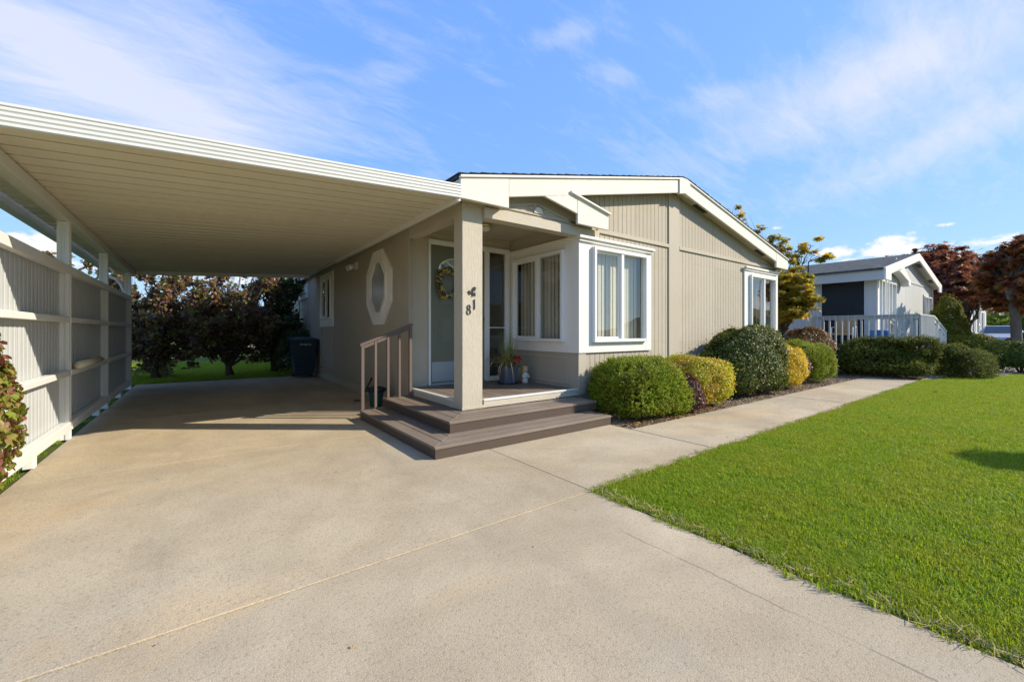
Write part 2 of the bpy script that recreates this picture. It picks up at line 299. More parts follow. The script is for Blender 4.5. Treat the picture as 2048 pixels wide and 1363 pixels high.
# ------------------------------------------------------------------ mesh helpers
class MB:
    def __init__(s): s.v = []; s.f = []
    def box(s, x0, x1, y0, y1, z0, z1):
        i = len(s.v)
        s.v += [(x0,y0,z0),(x1,y0,z0),(x1,y1,z0),(x0,y1,z0),(x0,y0,z1),(x1,y0,z1),(x1,y1,z1),(x0,y1,z1)]
        s.f += [(i,i+3,i+2,i+1),(i+4,i+5,i+6,i+7),(i,i+1,i+5,i+4),(i+1,i+2,i+6,i+5),(i+2,i+3,i+7,i+6),(i+3,i,i+4,i+7)]
        return s
    def prism(s, poly, axis, a, b):
        """poly: 2-D outline; axis 0/1/2 = extruded along; remaining axes in order"""
        i = len(s.v); n = len(poly)
        def P(p, w):
            return {0: (w, p[0], p[1]), 1: (p[0], w, p[1]), 2: (p[0], p[1], w)}[axis]
        s.v += [P(p, a) for p in poly] + [P(p, b) for p in poly]
        area = sum(poly[k][0]*poly[(k+1) % n][1]-poly[(k+1) % n][0]*poly[k][1] for k in range(n))
        flip = (area > 0) != (axis == 1)          # outward winding
        A = tuple(range(i, i+n)); B = tuple(range(i+n, i+2*n))
        fs = [A[::-1] if flip else A, B if flip else B[::-1]]
        for k in range(n):
            q = (i+k, i+(k+1) % n, i+n+(k+1) % n, i+n+k); fs.append(q if flip else q[::-1])
        s.f += fs; return s
    def quad(s, *p):
        i = len(s.v); s.v += list(p); s.f.append(tuple(range(i, i+len(p)))); return s
    def tube(s, pts, rad, sides=8, cap=True):
        pts = [Vector(p) for p in pts]; n = len(pts)
        if not hasattr(rad, '__len__'): rad = [rad]*n
        i = len(s.v); up = None
        for k, p in enumerate(pts):
            d = (pts[min(k+1, n-1)]-pts[max(k-1, 0)]).normalized()
            if up is None: up = d.orthogonal().normalized()
            up = (up-d*up.dot(d)).normalized(); w = d.cross(up)
            for j in range(sides):
                a = 2*PI*j/sides; q = p+(up*math.cos(a)+w*math.sin(a))*rad[k]; s.v.append(tuple(q))
        for k in range(n-1):
            for j in range(sides):
                a = i+k*sides+j; b = i+k*sides+(j+1) % sides; s.f.append((a, b, b+sides, a+sides))
        if cap: s.f.append(tuple(range(i, i+sides))[::-1]); s.f.append(tuple(range(i+(n-1)*sides, i+n*sides)))
        return s
    def lathe(s, c, prof, sides=20, sx=1, sy=1):
        i = len(s.v); n = len(prof)
        for r, z in prof:
            for j in range(sides):
                a = 2*PI*j/sides; s.v.append((c[0]+r*sx*math.cos(a), c[1]+r*sy*math.sin(a), c[2]+z))
        for k in range(n-1):
            for j in range(sides):
                a = i+k*sides+j; b = i+k*sides+(j+1) % sides; s.f.append((a, b, b+sides, a+sides))
        s.f.append(tuple(range(i, i+sides))[::-1]); s.f.append(tuple(range(i+(n-1)*sides, i+n*sides))); return s
    def build(s, name, mat, parent=None, bevel=0, smooth=False):
        me = bpy.data.meshes.new(name); me.from_pydata(s.v, [], s.f); me.materials.append(MATS[mat])
        return link(name, me, parent, bevel, smooth)
def wloc(o):
    p = Vector((0, 0, 0))
    while o: p += o.location; o = o.parent
    return p
def link(name, me, parent=None, bevel=0, smooth=False):
    o = bpy.data.objects.new(name, me); COL.objects.link(o)
    if parent: o.parent = parent; o.location = -wloc(parent)
    if smooth: me.polygons.foreach_set('use_smooth', [True]*len(me.polygons))
    if bevel:
        b = o.modifiers.new('bevel', 'BEVEL'); b.width = bevel; b.segments = 1; b.limit_method = 'ANGLE'; b.angle_limit = R(40)
    return o
def tag(o, label=None, cat=None, group=None, kind=None):
    if label: o['label'] = label
    if cat: o['category'] = cat
    if group: o['group'] = group
    if kind: o['kind'] = kind
    return o
def thing(name, loc, label, cat, group=None):
    o = bpy.data.objects.new(name, None); COL.objects.link(o); o.location = loc; o.empty_display_size = .2
    return tag(o, label, cat, group)
def struct(o): o['kind'] = 'structure'; return o
def box(name, mat, parent, x0, x1, y0, y1, z0, z1, bevel=.003): return MB().box(x0, x1, y0, y1, z0, z1).build(name, mat, parent, bevel)

def np_mesh(name, V, Fc, mat, parent=None, smooth=False):
    me = bpy.data.meshes.new(name); V = np.asarray(V, np.float32); Fc = np.asarray(Fc, np.int32); k = Fc.shape[1]
    me.vertices.add(len(V)); me.vertices.foreach_set('co', V.ravel())
    me.loops.add(Fc.size); me.loops.foreach_set('vertex_index', Fc.ravel())
    me.polygons.add(len(Fc)); me.polygons.foreach_set('loop_start', np.arange(0, Fc.size, k, dtype=np.int32))
    me.update(calc_edges=True); me.materials.append(MATS[mat])
    return link(name, me, parent, 0, smooth)
LEAF = (np.array([(0,0,0),(.5,.27,.07),(1,0,-.06),(.5,-.27,.07)], float), [(0,1,2),(0,2,3)])
LEAFW = (np.array([(0,0,0),(.35,.34,.08),(.8,.26,.06),(1,0,-.08),(.8,-.26,.06),(.35,-.34,.08)], float), [(0,1,2),(0,2,3),(0,3,4),(0,4,5)])
def sprig(n=8, L=1.0, leaf=.34, wide=.10):
    V = []; Fs = []
    for i in range(n):
        t = .15+.85*i/(n-1); a = i*2.4; c, s_ = math.cos(a), math.sin(a); l = leaf*(1.1-.45*t)
        d = Vector((c*.75, s_*.75, .65)).normalized(); w = Vector((-s_, c, 0))*wide; p = Vector((0, 0, t*L-.1))
        k = len(V); V += [tuple(p), tuple(p+d*l*.5+w), tuple(p+d*l), tuple(p+d*l*.5-w)]; Fs += [(k,k+1,k+2),(k,k+2,k+3)]
    return np.array(V), Fs
def maple_leaf():
    V = [(0,0,0)]; Fs = []
    for a, l in ((-70,.55),(-35,.85),(0,1.0),(35,.85),(70,.55)):
        a = R(a); d = np.array((math.cos(a), math.sin(a))); w = np.array((-d[1], d[0]))*.13; k = len(V)
        V += [(*(d*l*.5+w), .03), (*(d*l), -.06), (*(d*l*.5-w), .03)]; Fs += [(0, k+1, k), (0, k+2, k+1)]
    return np.array(V, float), Fs
MAPLE = maple_leaf(); SPRIG = sprig(); SPRIG_FINE = sprig(9, 1.0, .30, .075)
def frames(N, spin, tilt=None):
    """rotation matrices with local z along N"""
    N = N/np.linalg.norm(N, axis=1, keepdims=True)
    ref = np.where(np.abs(N[:, 2:3]) > .9, np.array([[1., 0, 0]]), np.array([[0, 0, 1.]]))
    T = np.cross(ref, N); T /= np.linalg.norm(T, axis=1, keepdims=True); B = np.cross(N, T)
    c, s_ = np.cos(spin)[:, None], np.sin(spin)[:, None]
    return np.stack([T*c+B*s_, -T*s_+B*c, N], axis=2)
def scatter(tmpl, P, M, S):
    T, Fs = tmpl; n = len(P); nv = len(T)
    V = np.einsum('nij,vj->nvi', M, T)*np.asarray(S)[:, None, None]+P[:, None, :]
    Fi = np.asarray(Fs)[None]+(np.arange(n)*nv)[:, None, None]
    return V.reshape(-1, 3), Fi.reshape(-1, len(Fs[0]))
def unit(n, r=None):
    v = (r or rng).normal(size=(n, 3)); return v/np.linalg.norm(v, axis=1, keepdims=True)

# ------------------------------------------------------------------ ground, drive, walkway
def sheet(name, poly, z, mat, kind='structure'):
    me = bpy.data.meshes.new(name); me.from_pydata([(x, y, z) for x, y in poly], [], [tuple(range(len(poly)))]); me.materials.append(MATS[mat])
    o = link(name, me); o['kind'] = kind; return o
sheet('ground', [(-4000, -4000), (4000, -4000), (4000, 4000), (-4000, 4000)], -.10, 'field')
LAWN = [(2.165, -16), (13, -16), (24, -16), (22, -5), (19.2, -.7), (17.4, .72), (15.6, 1.50), (14.0, 1.92), (13.2, 1.985), (2.165, 1.985)]
sheet('lawn_soil', LAWN, -.008, 'soil_grass')
sheet('back_lawn', [(-14, 11.62), (2.28, 11.62), (2.28, 40), (-14, 40)], -.012, 'soil_grass')
sheet('side_yard', [(-14, -16), (-1.10, -16), (-1.10, 11.62), (-14, 11.62)], -.018, 'soil_grass')
sheet('house_bed', [(3.92, 2.955), (12.95, 2.955), (12.95, 3.6), (14, 4.0), (14, 9), (10.6, 9), (10.6, 4.03), (3.92, 4.03)], -.006, 'bark_bed')
sheet('gravel_bed', [(12.96, 2.0), (14.0, 1.925), (15.6, 1.505), (17.4, .725), (19.2, -.695), (22, -5), (40, -5), (40, 12), (14, 12), (14, 4.0), (12.96, 3.6)], -.014, 'gravel_bed')
sheet('street', [(-60, -25), (60, -25), (60, -17), (-60, -17)], -.05, 'asphalt')

def slabs(name, pieces, th=.10):
    root = bpy.data.objects.new(name, None); COL.objects.link(root); root['kind'] = 'structure'
    for (x0, x1, y0, y1, dz) in pieces:
        MB().box(x0, x1, y0, y1, -th, dz).build('concrete_slab', 'concrete', root, .003)
    return root
g = .0035
drive = slabs('driveway', [(-1.09, 2.155, -3.6, 1.97-g, .000), (-1.09, 2.155, 1.97+g, 4.50-g, .004), (-1.09, 2.30, 4.50+g, 6.95-g, .003),
    (-1.09, 2.30, 6.95+g, 9.20-g, .004), (-1.09, 2.30, 9.20+g, 11.55, .003), (-1.09, 2.155, -9.2, -3.6-2*g, .002), (-1.09, 2.155, -17, -9.2-2*g, .000)])
walk = slabs('walkway', [(2.155+2*g, 3.88-g, 1.99, 3.60, .002), (3.88+g, 5.94-g, 1.99, 2.95, .004), (5.94+g, 7.95-g, 1.99, 2.95, .002),
    (7.95+g, 9.95-g, 1.99, 2.95, .004), (9.95+g, 12.95, 1.99, 2.95, .002)])
o = sheet('joint_filler', [(-1.09, -17), (2.155, -17), (2.155, 1.99), (12.95, 1.99), (12.95, 2.95), (3.88, 2.95), (3.88, 3.6), (2.29, 3.6), (2.29, 11.55), (-1.09, 11.55)], -.030, 'joint_filler')
# far hills to the south, seen in the window panes
hb = MB(); N = 60; pr = None
for i in range(N+1):
    a = R(95)+R(190)*i/N; h = 95+60*math.sin(i*.37)+38*math.sin(i*.83+1)+14*math.sin(i*2.1)
    ring = [(math.sin(a)*d, math.cos(a)*d, z) for d, z in ((1500, -.1), (2000, h*.45), (2600, h), (3200, h*1.25), (3800, -.1))]
    k = len(hb.v); hb.v += ring
    if i:
        for j in range(4): hb.f.append((k-5+j, k+j, k+j+1, k-4+j))
struct(hb.build('hills', 'hill_slope', smooth=True))

# ------------------------------------------------------------------ the tan house
XW, XE = 2.316, 10.588           # side walls
YF, YD, YB = 4.025, 5.60, 19.5   # front wall, recessed door wall, rear
XB = 4.142                       # porch-side face of the front room
RX = 6.44; ZR = 3.629; MS = .2128; HF = .215
YR = 3.84                        # rake board plane
X0, X1 = 2.188, 10.72
def rake(x): return ZR-MS*abs(x-RX)
house = thing('manufactured_house', (RX, YF, 0), 'tan manufactured house with cream trim, low gable roof and corner porch', 'house')

def siding(par, axis, plane, sgn, a0, a1, z0, top, mat='siding', pitch=.1016, gw=.009, gd=.008, off=.0):
    """one grooved sheet; axis 'x': runs along x at y=plane facing -y; axis 'y': runs along y at x=plane facing -x. top: number or f(a)"""
    tf = top if callable(top) else (lambda a: top)
    m = MB(); k0 = math.floor((a0-off)/pitch)
    cuts = [a0]+[off+pitch*k for k in range(k0, k0+int((a1-a0)/pitch)+3) if a0+.012 < off+pitch*k < a1-.012]+[a1]
    def P(a, d, z): return (a, plane+d, z) if axis == 'x' else (plane+d, a, z)
    for i in range(len(cuts)-1):
        l = cuts[i]+(gw/2 if i else 0); r = cuts[i+1]-(gw/2 if i < len(cuts)-2 else 0)
        m.quad(P(l, 0, z0), P(r, 0, z0), P(r, 0, tf(r)), P(l, 0, tf(l)))
        if i: m.quad(P(l, gd, z0), P(l, 0, z0), P(l, 0, tf(l)), P(l, gd, tf(l)))
        if i < len(cuts)-2: m.quad(P(r, 0, z0), P(r, gd, z0), P(r, gd, tf(r)), P(r, 0, tf(r))); q = cuts[i+2 if i+2 < len(cuts) else -1]
        if i < len(cuts)-2:
            rr = cuts[i+1]+gw/2; m.quad(P(r, gd, z0), P(rr, gd, z0), P(rr, gd, tf(rr)), P(r, gd, tf(r)))
    # back and ends so that the sheet has thickness
    m.quad(P(a1, .02, z0), P(a0, .02, z0), P(a0, .02, tf(a0)), P(a1, .02, tf(a1)))
    m.quad(P(a0, .02, z0), P(a0, 0, z0), P(a0, 0, tf(a0)), P(a0, .02, tf(a0))); m.quad(P(a1, 0, z0), P(a1, .02, z0), P(a1, .02, tf(a1)), P(a1, 0, tf(a1)))
    m.quad(P(a0, .02, z0), P(a1, .02, z0), P(a1, 0, z0), P(a0, 0, z0))
    return m.build('siding_panel', mat, par)
def run(par, axis, plane, a0, a1, z0, top, step=1.2192, **k):
    a = a0
    while a < a1-.02:
        b = min(a+step, a1)
        if a1-b < .25: b = a1
        siding(par, axis, plane, 1, a+.0015, b-.0015, z0, top, **k); a = b

# front wall sheets (window openings left free)
ZB = 2.505
WA = (4.30, 5.62, .93, 2.31); WB = (9.12, 10.40, .93, 2.31)
run(house, 'x', YF, XB, 6.27, .26, WA[2]); run(house, 'x', YF, XB, 6.27, WA[3], ZB+.02)
run(house, 'x', YF, WA[1], 6.27, WA[2]+.001, WA[3]-.001); siding(house, 'x', YF, 1, XB, WA[0], WA[2]+.001, WA[3]-.001)
run(house, 'x', YF, 6.57, XE, .26, WB[2]); run(house, 'x', YF, 6.57, XE, WB[3], ZB+.02)
run(house, 'x', YF, 6.57, WB[0], WB[2]+.001, WB[3]-.001); siding(house, 'x', YF, 1, WB[1], XE, WB[2]+.001, WB[3]-.001)
und = lambda a: rake(a)-.19
run(house, 'x', YF, 4.2, 6.27, ZB+.022, und); run(house, 'x', YF, 6.57, 10.50, ZB+.022, lambda a: max(ZB+.03, und(a)))
box('skirt_board', 'tan_trim', house, XB, XE, YF+.012, YF+.05, .0, .258)
box('center_batten', 'tan_trim', house, 6.265, 6.575, YF-.022, YF+.02, .26, 3.42)
box('band_board', 'tan_trim', house, 4.50, 6.263, YF-.024, YF-.001, ZB, ZB+.058)
box('band_board', 'tan_trim', house, 6.577, 10.34, YF-.024, YF-.001, ZB, ZB+.058)
box('corner_board', 'white_paint', house, XE-.085, XE+.02, YF-.020, YF+.05, .2, 2.52)
box('corner_board', 'tan_trim', house, XB-.016, XB+.13, YF-.016, YF-.001, .235, .804)

def slider_window(par, axis, plane, a0, a1, z0, z1, flip=1, d=.055, blinds=True, name='window', slat=.089, tilt=.9, mull=None, glass='glass', sash=True, depth=1):
    """two-light sliding window; plane = wall face, frame proud by d; inside is +depth"""
    def bx(m, l, r, lo, hi, dn, df):
        if axis == 'x': m.box(l, r, plane-dn, plane+df, lo, hi)
        else: m.box(plane-dn, plane+df, l, r, lo, hi)
        return m
    t = .045; mid = mull or (a0+a1)/2
    m = MB(); bx(m, a0, a0+t, z0, z1, d, .05); bx(m, a1-t, a1, z0, z1, d, .05); bx(m, a0+t, a1-t, z1-t, z1, d, .05); bx(m, a0+t, a1-t, z0, z0+t, d, .05)
    w = m.build(name, 'vinyl', par, .004)
    bx(MB(), mid-.03, mid+.03, z0+t, z1-t, d-.012, .03).build('mullion', 'vinyl', w, .003)
    if sash:
        m = MB(); s_ = .032; l, r = (a0+t, mid-.03) if flip > 0 else (mid+.03, a1-t)
        bx(m, l, l+s_, z0+t, z1-t, .012, .028); bx(m, r-s_, r, z0+t, z1-t, .012, .028); bx(m, l+s_, r-s_, z1-t-s_, z1-t, .012, .028); bx(m, l+s_, r-s_, z0+t, z0+t+s_, .012, .028)
        m.build('sash', 'vinyl', w, .003)
    for l, r in ((a0+t-.005, mid-.025), (mid+.025, a1-t+.005)):
        pp = plane+.006
        MB().quad((l, pp, z0+t-.005), (r, pp, z0+t-.005), (r, pp, z1-t+.005), (l, pp, z1-t+.005)).build('pane', glass, w) if axis == 'x' else MB().quad((pp, r, z0+t-.005), (pp, l, z0+t-.005), (pp, l, z1-t+.005), (pp, r, z1-t+.005)).build('pane', glass, w)
    if blinds:
        a = a0+.05; n = 0
        while a < a1-.03:
            th = tilt+random.uniform(-.10, .10); c, s_ = math.cos(th)*slat/2, math.sin(th)*slat/2; p = plane+.12
            q = [(a-c, p-s_), (a+c, p+s_)] if axis == 'x' else [(p-s_, a-c), (p+s_, a+c)]
            i = MB(); i.quad((*q[0], z0+.03), (*q[1], z0+.03), (*q[1], z1-.02), (*q[0], z1-.02)); e = .003
            i.quad((q[0][0]+e, q[0][1]+e, z1-.02), (q[1][0]+e, q[1][1]+e, z1-.02), (q[1][0]+e, q[1][1]+e, z0+.03), (q[0][0]+e, q[0][1]+e, z0+.03))
            i.build('blind_slat', 'blind', w); a += .083; n += 1
    return w
# front windows with their wide white boards
def white_surround(par, x0, x1, z0, z1, o):
    m = MB(); y0, y1 = YF-.030, YF-.002
    m.box(x0, o[0], y0, y1, z0, z1); m.box(o[1], x1, y0, y1, z0, z1); m.box(o[0], o[1], y0, y1, o[3], z1); m.box(o[0], o[1], y0, y1, z0, o[2])
    s_ = m.build('window_surround', 'white_paint', par, .003)
    box('cap_molding', 'white_paint', s_, x0-.03, x1+.03, YF-.085, YF-.032, z1-.01, z1+.028); box('cap_molding', 'white_paint', s_, x0-.012, x1+.012, YF-.058, YF-.032, z1-.05, z1-.012)
white_surround(house, XB-.024, 5.76, .806, 2.385, (4.38, 5.60, .95, 2.29))
slider_window(house, 'x', YF-.03, 4.38, 5.60, .95, 2.29, mull=5.0, tilt=.14)
white_surround(house, 8.95, 10.49, .806, 2.42, (9.16, 10.37, .95, 2.29))
slider_window(house, 'x', YF-.03, 9.16, 10.37, .95, 2.29, mull=9.80, tilt=.45)

# porch-side wall of the front room (faces -x)
m = MB(); x = XB; oy = (4.27, 5.47, .955, 2.262)
m.box(x-.022, x, YF-.001, oy[0], .806, 2.385); m.box(x-.022, x, oy[1], YD-.002, .806, 2.385); m.box(x-.022, x, oy[0], oy[1], oy[3], 2.385); m.box(x-.022, x, oy[0], oy[1], .806, oy[2])
m.box(x-.060, x, YF-.030, YD-.002, 2.386, 2.412)
m.build('window_surround', 'white_paint', house, .003)
slider_window(house, 'y', x-.022, oy[0], oy[1], oy[2], oy[3], flip=-1, mull=4.85, tilt=.18)
siding(house, 'y', x, 1, YF+.001, YD, .235, .805, pitch=9)
siding(house, 'y', x, 1, YF+.001, YD, 2.413, 2.62, pitch=9)
m = MB(); xa = x-.012
for (y0, y1, z0, z1) in ((4.24, 5.36, .72, .75), (4.24, 5.36, .36, .39), (4.21, 4.24, .36, .75), (5.36, 5.39, .36, .75)): m.box(xa, x-.001, y0, y1, z0, z1)
m.build('panel_molding', 'tan_trim', house, .002)

# recessed door wall
DZ = .315; DX0, DX1 = 2.69, 3.60; SX0, SX1 = 3.70, 4.02; HD = 2.366
m = MB(); m.box(XW+.002, 2.645, YD, YD+.03, DZ-.1, 2.66); m.box(4.112, XB+.03, YD, YD+.03, DZ-.1, 2.66); m.box(2.645, 4.112, YD, YD+.03, 2.455, 2.66)
m.build('door_wall', 'post_paint', house)
m = MB(); m.box(2.345, 4.112, YD-.015, YD-.001, 2.52, 2.56); m.box(4.112, 4.135, YD-.015, YD-.001, .4, 2.56); m.build('head_molding', 'tan_trim', house, .003)
m = MB(); cy0, cy1 = YD-.045, YD+.02
m.box(2.646, DX0-.012, cy0, cy1, DZ, 2.453); m.box(SX1, 4.110, cy0, cy1, DZ, 2.453); m.box(DX0-.012, SX1, cy0, cy1, HD+.01, 2.453); m.box(DX1+.012, SX0, cy0, cy1, DZ, HD+.01)
m.box(SX0, SX1, cy0, cy1, DZ, DZ+.07)
cas = m.build('door_frame', 'vinyl', house, .004)
MB().quad((SX0-.004, YD-.012, DZ+.06), (SX1+.004, YD-.012, DZ+.06), (SX1+.004, YD-.012, HD+.014), (SX0-.004, YD-.012, HD+.014)).build('pane', 'glass', cas)
m = MB(); m.box(SX0, SX1, YD-.03, YD+.0, 1.16, 1.175); m.build('glazing_bar', 'vinyl', cas)
# the door: slab with raised panels and a fan light
dy = YD-.02
door = MB().box(DX0, DX1, dy, dy+.045, DZ+.02, HD).build('door', 'door_paint', house, .003)
tag(door, 'grey green front door with fan light and pale kick plate')
def panel(x0, x1, z0, z1):
    m = MB(); e = .016
    m.box(x0, x1, dy-.006, dy-.0005, z1-e, z1); m.box(x0, x1, dy-.006, dy-.0005, z0, z0+e); m.box(x0, x0+e, dy-.006, dy-.0005, z0+e, z1-e); m.box(x1-e, x1, dy-.006, dy-.0005, z0+e, z1-e)
    i = .05; m.box(x0+i, x1-i, dy-.005, dy-.0005, z0+i, z1-i); m.build('raised_panel', 'door_paint', door, .003)
for (a, b) in ((2.80, 3.09), (3.20, 3.49)): panel(a, b, .88, 1.36); panel(a, b, 1.46, 1.93)
box('kick_plate', 'kick_plate', door, DX0+.01, DX1-.01, dy-.004, dy-.0005, DZ+.05, .655, .001)
box('threshold', 'kick_plate', cas, DX0-.01, DX1+.01, dy-.06, dy-.002, DZ+.001, DZ+.030, .004)
fm = MB(); fx0, fx1, fz0 = 2.80, 3.49, 2.00
arc = [(fx0+(fx1-fx0)*(.5-.5*math.cos(PI*i/12)), fz0+.02+.20*math.sin(PI*i/12)) for i in range(13)]
MB().prism([(fx0, fz0)]+arc+[(fx1, fz0)], 1, dy-.008, dy-.001).build('fan_light_pane', 'frosted_pane', door)
for i in range(12): fm.prism([arc[i], arc[i+1], ((arc[i+1][0]-3.145)*.92+3.145, (arc[i+1][1]-fz0)*.88+fz0), ((arc[i][0]-3.145)*.92+3.145, (arc[i][1]-fz0)*.88+fz0)], 1, dy-.016, dy-.0085)
for a in (45, 90, 135):
    c, s_ = math.cos(R(a)), math.sin(R(a)); p = (3.145+c*.30, fz0+.02+s_*.17); q = (3.145+c*.06, fz0+.03); n = (-s_*.007, c*.007)
    fm.prism([(q[0]+n[0], q[1]+n[1]), (p[0]+n[0], p[1]+n[1]), (p[0]-n[0], p[1]-n[1]), (q[0]-n[0], q[1]-n[1])], 1, dy-.015, dy-.0085)
fm.box(fx0, fx1, dy-.016, dy-.0085, fz0-.015, fz0-.0005)
fm.build('fan_light_bars', 'brass', door)
MB().tube([(3.53, dy-.003, 1.30), (3.53, dy-.05, 1.30)], .012).tube([(3.53, dy-.05, 1.30), (3.53, dy-.085, 1.30)], [.018, .030], 12).build('door_knob', 'brass', door, smooth=True)

# porch soffit, beams, column
MB().box(XW+.02, XB+.03, YF+.10, YD, 2.60, 2.615).build('porch_ceiling', 'tan_trim', house)
box('porch_beam', 'beam_paint', house, 2.584, 4.52, YF-.045, YF+.098, 2.40, 2.522, .004)
box('side_beam', 'post_paint', house, XW, XW+.13, 4.217, 5.498, 2.40, 2.60, .004)
col = box('porch_column', 'post_paint', house, XW, 2.582, YF, 4.215, .226, 2.60, .004)
box('column_base', 'post_paint', col, XW-.008, 2.60, YF-.012, YF-.001, .226, .262, .003)
tag(col, 'square tan porch column carrying the house number 81')
# gable infill over the porch with sun ornament
gy = YF-.02; XG = (X0+4.554)/2; zg = rake(XG)
sg = lambda x: zg-MS*abs(x-XG)
MB().prism([(XW, 2.522), (4.47, 2.522), (4.47, sg(4.47)-.10), (XG, zg-.10), (XW, sg(XW)-.10)], 1, gy, gy+.06).build('gable_panel', 'tan_trim', house)
m = MB()
m.prism([(2.62, 2.555), (4.10, 2.555), (4.10, 2.582), (2.62, 2.582)], 1, gy-.014, gy-.001)
for s_ in (-1, 1):
    m.prism([(XG, zg-.262), (XG+s_*.74, zg-.262-.74*MS), (XG+s_*.74, zg-.288-.74*MS), (XG, zg-.288)], 1, gy-.014, gy-.001)
orn = m.build('gable_molding', 'tan_trim', house, .002)
m = MB(); cx, cz, r_ = XG+.02, 2.584, .072
m.prism([(cx+r_*math.cos(PI*i/14), cz+r_*math.sin(PI*i/14)) for i in range(15)], 1, gy-.026, gy-.001); m.build('sun_disc', 'cream_trim', orn)
for a in (25, 57, 90, 123, 155):
    m = MB()
    c, s_ = math.cos(R(a)), math.sin(R(a)); n = (-s_*.008, c*.008); p, q = (cx+c*.10, cz+s_*.10), (cx+c*.17, cz+s_*.135)
    m.prism([(p[0]+n[0], p[1]+n[1]), (q[0]+n[0], q[1]+n[1]), (q[0]-n[0], q[1]-n[1]), (p[0]-n[0], p[1]-n[1])], 1, gy-.02, gy-.001)
    m.build('sun_ray', 'tan_trim', orn)

# rake boards, returns, soffit
ya, yb = YR, YR+.04
def rk(name, poly, a=ya, b=yb, mat='cream_trim'): return MB().prism(poly, 1, a, b).build(name, mat, house, .004)
ZRET = 2.512; xr0 = X0+.635
rk('rake_board', [(xr0+.001, rake(xr0)), (RX-.16, rake(RX-.16)), (RX-.16, rake(RX-.16)-HF), (xr0+.001, rake(xr0)-HF)])
rk('fascia_return', [(X0, ZRET), (xr0, ZRET), (xr0, rake(xr0)), (X0, rake(X0))], ya-.002, yb)
rk('ridge_block', [(RX-.159, rake(RX-.16)+.004), (RX, ZR+.004), (RX+.159, rake(RX-.16)+.004), (RX+.159, rake(RX-.16)-HF-.02), (RX, ZR-HF-.02), (RX-.159, rake(RX-.16)-HF-.02)], ya-.022, yb)
xr1 = X1-.62
rk('rake_board', [(RX+.16, rake(RX+.16)), (xr1-.001, rake(xr1)), (xr1-.001, rake(xr1)-HF), (RX+.16, rake(RX+.16)-HF)])
rk('fascia_return', [(xr1, ZRET), (X1, ZRET), (X1, rake(X1)), (xr1, rake(xr1))], ya-.002, yb)
# metal drip edge above the boards
for s_, (p, q) in ((1, (X0-.01, RX)), (-1, (RX, X1+.01))):
    rk('drip_edge', [(p, rake(p)+.001), (q, rake(q)+.001), (q, rake(q)+.030), (p, rake(p)+.030)], ya-.024, ya+.02, 'white_paint')
# small porch gable: right-hand slope and its return
xs = 3.94
rk('porch_rake_board', [(XG+.02, sg(XG)-.012), (xs-.001, sg(xs)-.003), (xs-.001, sg(xs)-HF), (XG, zg-HF-.003), (XG-.05, sg(XG-.05)-HF+.04)], ya+.004, yb-.004)
rk('fascia_return', [(xs, ZRET), (4.554, ZRET), (4.554, sg(4.554)), (xs, sg(xs))], ya+.002, yb)
rk('drip_edge', [(3.80, sg(3.80)), (4.572, sg(4.572)), (4.572, sg(4.572)+.026), (3.80, sg(3.80)+.026)], ya-.03, ya+.02, 'white_paint')
MB().prism([(3.78, sg(3.78)-.02), (4.57, sg(4.57)-.02), (4.57, sg(4.57)+.02), (3.78, sg(3.78)+.02)], 1, ya+.022, YF-.001).build('porch_roof', 'shingle', house)
# soffits
MB().prism([(xr0, ZRET+.03), (X0+.03, ZRET+.03), (X0+.03, ZRET+.05), (xr0, ZRET+.05)], 1, yb, YF+.09).build('soffit', 'tan_trim', house)
sf = MB().prism([(XG+.8, rake(XG+.8)-HF+.03), (RX, ZR-HF+.03), (RX, ZR-HF+.045), (XG+.8, rake(XG+.8)-HF+.045)], 1, yb, YF-.001).build('soffit', 'tan_trim', house)
sf = MB().prism([(RX, ZR-HF+.03), (X1-.05, rake(X1-.05)-HF+.03), (X1-.05, rake(X1-.05)-HF+.045), (RX, ZR-HF+.045)], 1, yb, YF-.001).build('soffit', 'tan_trim', house)
for xv in (6.95, 9.35):
    v = MB().prism([(xv, rake(xv)-HF+.018), (xv+.36, rake(xv+.36)-HF+.018), (xv+.36, rake(xv+.36)-HF+.029), (xv, rake(xv)-HF+.029)], 1, YR+.06, YF-.04).build('soffit_vent', 'dark_plastic', sf)
MB().box(XE+.001, X1-.03, YF-.1, YB, ZRET+.02, ZRET+.04).build('soffit', 'tan_trim', house)
MB().box(X0+.03, XW-.001, YF+.09, YB, ZRET+.02, ZRET+.04).build('soffit', 'tan_trim', house)
# roof slopes with shingle courses
for s_, (p, q) in ((1, (X0-.03, RX)), (-1, (RX, X1+.03))):
    MB().prism([(p, rake(p)+.002), (q, rake(q)+.002), (q, rake(q)+.034), (p, rake(p)+.034)], 1, ya+.021, YB).build('roof', 'shingle', house)
rm = bpy.data.objects['roof']
x = X0-.035; k = 0
while x < X1-.02:                                  # the course ends that show along the rake
    l = .14; p, q = x, x+l
    if (p < RX) == (q < RX) or True:
        h = .010+.007*(k % 3)
        zl, zr = (rake(p)+.046, rake(q)+.036) if p < RX else (rake(p)+.036, rake(q)+.046)
        MB().prism([(p, rake(p)+.031), (q, rake(q)+.031), (q, zr+h*.3), (p, zl+h*.3)], 1, ya-.030, ya+.6).build('shingle', 'shingle_edge', rm)
    x += l; k += 1
